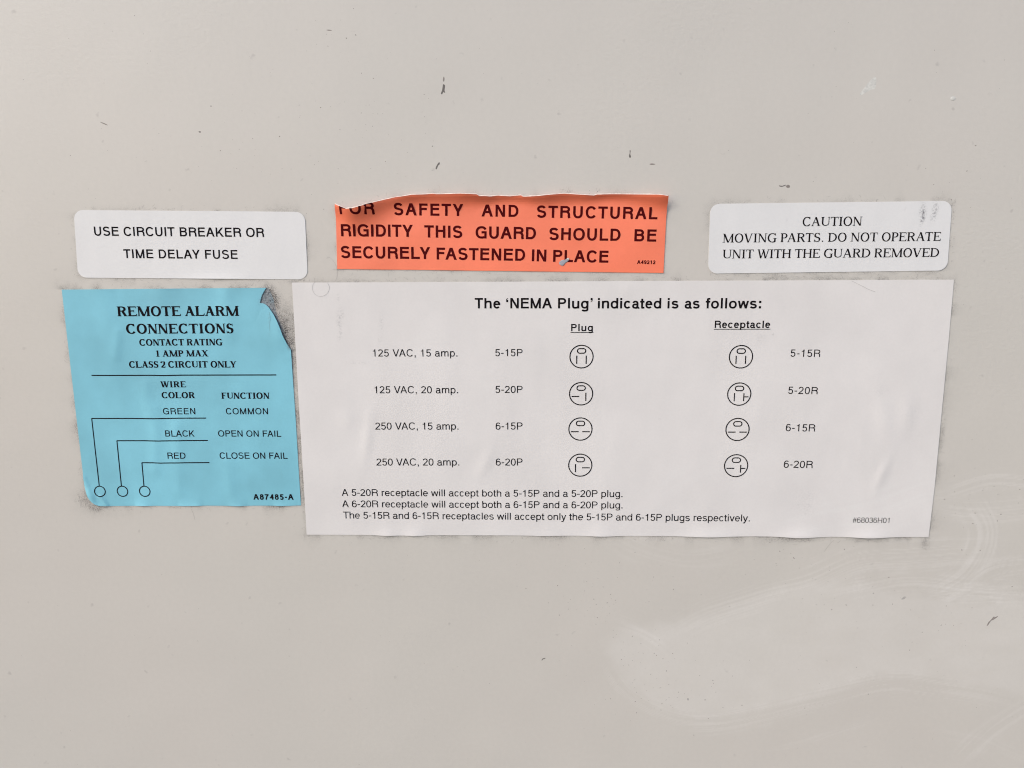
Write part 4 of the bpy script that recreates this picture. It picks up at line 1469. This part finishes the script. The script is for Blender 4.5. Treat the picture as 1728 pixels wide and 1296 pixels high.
# ------------------------------------------------------------------ hairs and lint
def tube(path, r, V, Fc, n=4):
    b = len(V)
    m = len(path)
    for i, p in enumerate(path):
        a = path[max(i - 1, 0)]; c = path[min(i + 1, m - 1)]
        t_ = Vector((c[0] - a[0], 0, c[2] - a[2])).normalized()
        nn = Vector((-t_.z, 0, t_.x))
        rr = r * (0.5 if i in (0, m - 1) else 1)
        for k in range(n):
            q = 2 * math.pi * k / n
            V.append((p[0] + nn.x * rr * math.cos(q), p[1] - rr * math.sin(q), p[2] + nn.z * rr * math.cos(q)))
    for i in range(m - 1):
        for k in range(n):
            k2 = (k + 1) % n
            Fc.append((b + i * n + k, b + i * n + k2, b + (i + 1) * n + k2, b + (i + 1) * n + k))


def hair(pts, label, hf=None, r=0.022, lift=0.03):
    q = catmull([P(*p) for p in pts], 6)
    arr = np.array(q)
    h = hf(arr[:, 0], arr[:, 1]) + THICK if hf else np.zeros(len(q))
    path = [(a[0], -(h[i] + lift), a[1]) for i, a in enumerate(q)]
    V = []; Fc = []
    tube(path, r, V, Fc, 5)
    o = mesh_obj('hair', V, Fc, M_HAIR, None, origin=(path[0][0], 0, path[0][2]), smooth=True)
    o['label'] = label
    o['category'] = 'hair'
    return o


hair([(533, 475), (528.5, 480), (527.5, 488), (531.5, 496), (539, 500), (548, 498.5), (554.5, 492), (556, 484), (553, 477.5)],
     'thin grey hair curled in a ring on the top left corner of the chart label', h_table, 0.012)
hair([(1437, 474), (1447, 479), (1457, 484), (1467, 489), (1477, 492.5)], 'short thin hair slanting over the top edge of the chart label', h_table, 0.014)
hair([(551, 437), (553, 434.5), (557, 435), (563, 441), (567.5, 450), (569.5, 460), (568, 470), (565, 475)], 'thin hair bowing down beside the left end of the orange sticker', None, 0.010)
hair([(455, 527), (457, 536), (456, 548), (456.5, 559)], 'fine hair standing upright on the blue sticker under its torn corner', h_blue, 0.013)
hair([(1390, 932), (1395, 925), (1402, 916), (1408, 911)], 'short dark fibre below the lower edge of the chart label', None, 0.010)
hair([(322, 858), (326, 866), (329, 877)], 'short fine hair hanging below the blue sticker', None, 0.012)


def lint():
    V = []; Fc = []

    def fibre(x, z, L, r, y=0.02):
        a = random.uniform(0, 2 * math.pi)
        pts = []
        turn = random.uniform(-1.2, 1.2)
        for k in range(5):
            pts.append((x, -(y + 0.03 * math.sin(k * 1.3)), z))
            x += math.cos(a) * L / 4; z += math.sin(a) * L / 4
            a += turn * random.uniform(0.2, 1.2)
        tube(pts, r, V, Fc, 3)
    dens = {'white': 0.9, 'caution': 0.7, 'table': 1.2, 'orange': 0.5, 'blue': 1.2}
    for k, poly in POLYS.items():
        ring = densify(poly, 0.5)
        n = len(ring)
        for i, (x, z) in enumerate(ring):
            j = ring[(i + 1) % n]
            dx, dz = j[0] - x, j[1] - z
            L = math.hypot(dx, dz) or 1
            nx, nz = -dz / L, dx / L          # outward for clockwise outlines
            cl = float(vnoise(np.array([i * 0.13]), np.array([len(k) * 3.7]), 12)[0])
            if random.random() < dens[k] * (0.15 + 1.5 * max(0, cl - 0.35)):
                for _ in range(random.choice((1, 1, 2))):
                    o_ = abs(random.gauss(0, 0.5)) + 0.05
                    fibre(x + nx * o_, z + nz * o_, random.uniform(0.3, 1.4), random.choice((0.006, 0.008, 0.010)))
    hot = [(460, 505, 9, 16, 60), (478, 545, 9, 20, 60), (455, 488, 6, 3, 24), (145, 842, 12, 9, 60), (165, 858, 20, 4, 40), (1562, 917, 5, 9, 26), (1590, 725, 3, 20, 16), (500, 700, 3, 90, 90), (1350, 912, 40, 3, 26),
           (1470, 912, 30, 3, 18), (1325, 465, 40, 4, 26), (505, 474, 18, 3, 18), (955, 322, 10, 3, 16), (1610, 345, 4, 8, 8)]
    for cx, cy, sx, sy, n in hot:
        for _ in range(n):
            px, py = random.gauss(cx, sx * .6), random.gauss(cy, sy * .6)
            x, z = P(px, py)
            if any(inside(np.array([x]), np.array([z]), p)[0] for p in POLYS.values()):
                continue
            fibre(x, z, random.uniform(0.3, 1.3), random.choice((0.007, 0.009, 0.012)))
    o = mesh_obj('lint', V, Fc, M_LINT, None, origin=(0, 0, 0))
    o.parent = panel
    o['kind'] = 'stuff'


lint()
for o in bpy.data.objects:
    if '_o' in o:
        del o['_o']
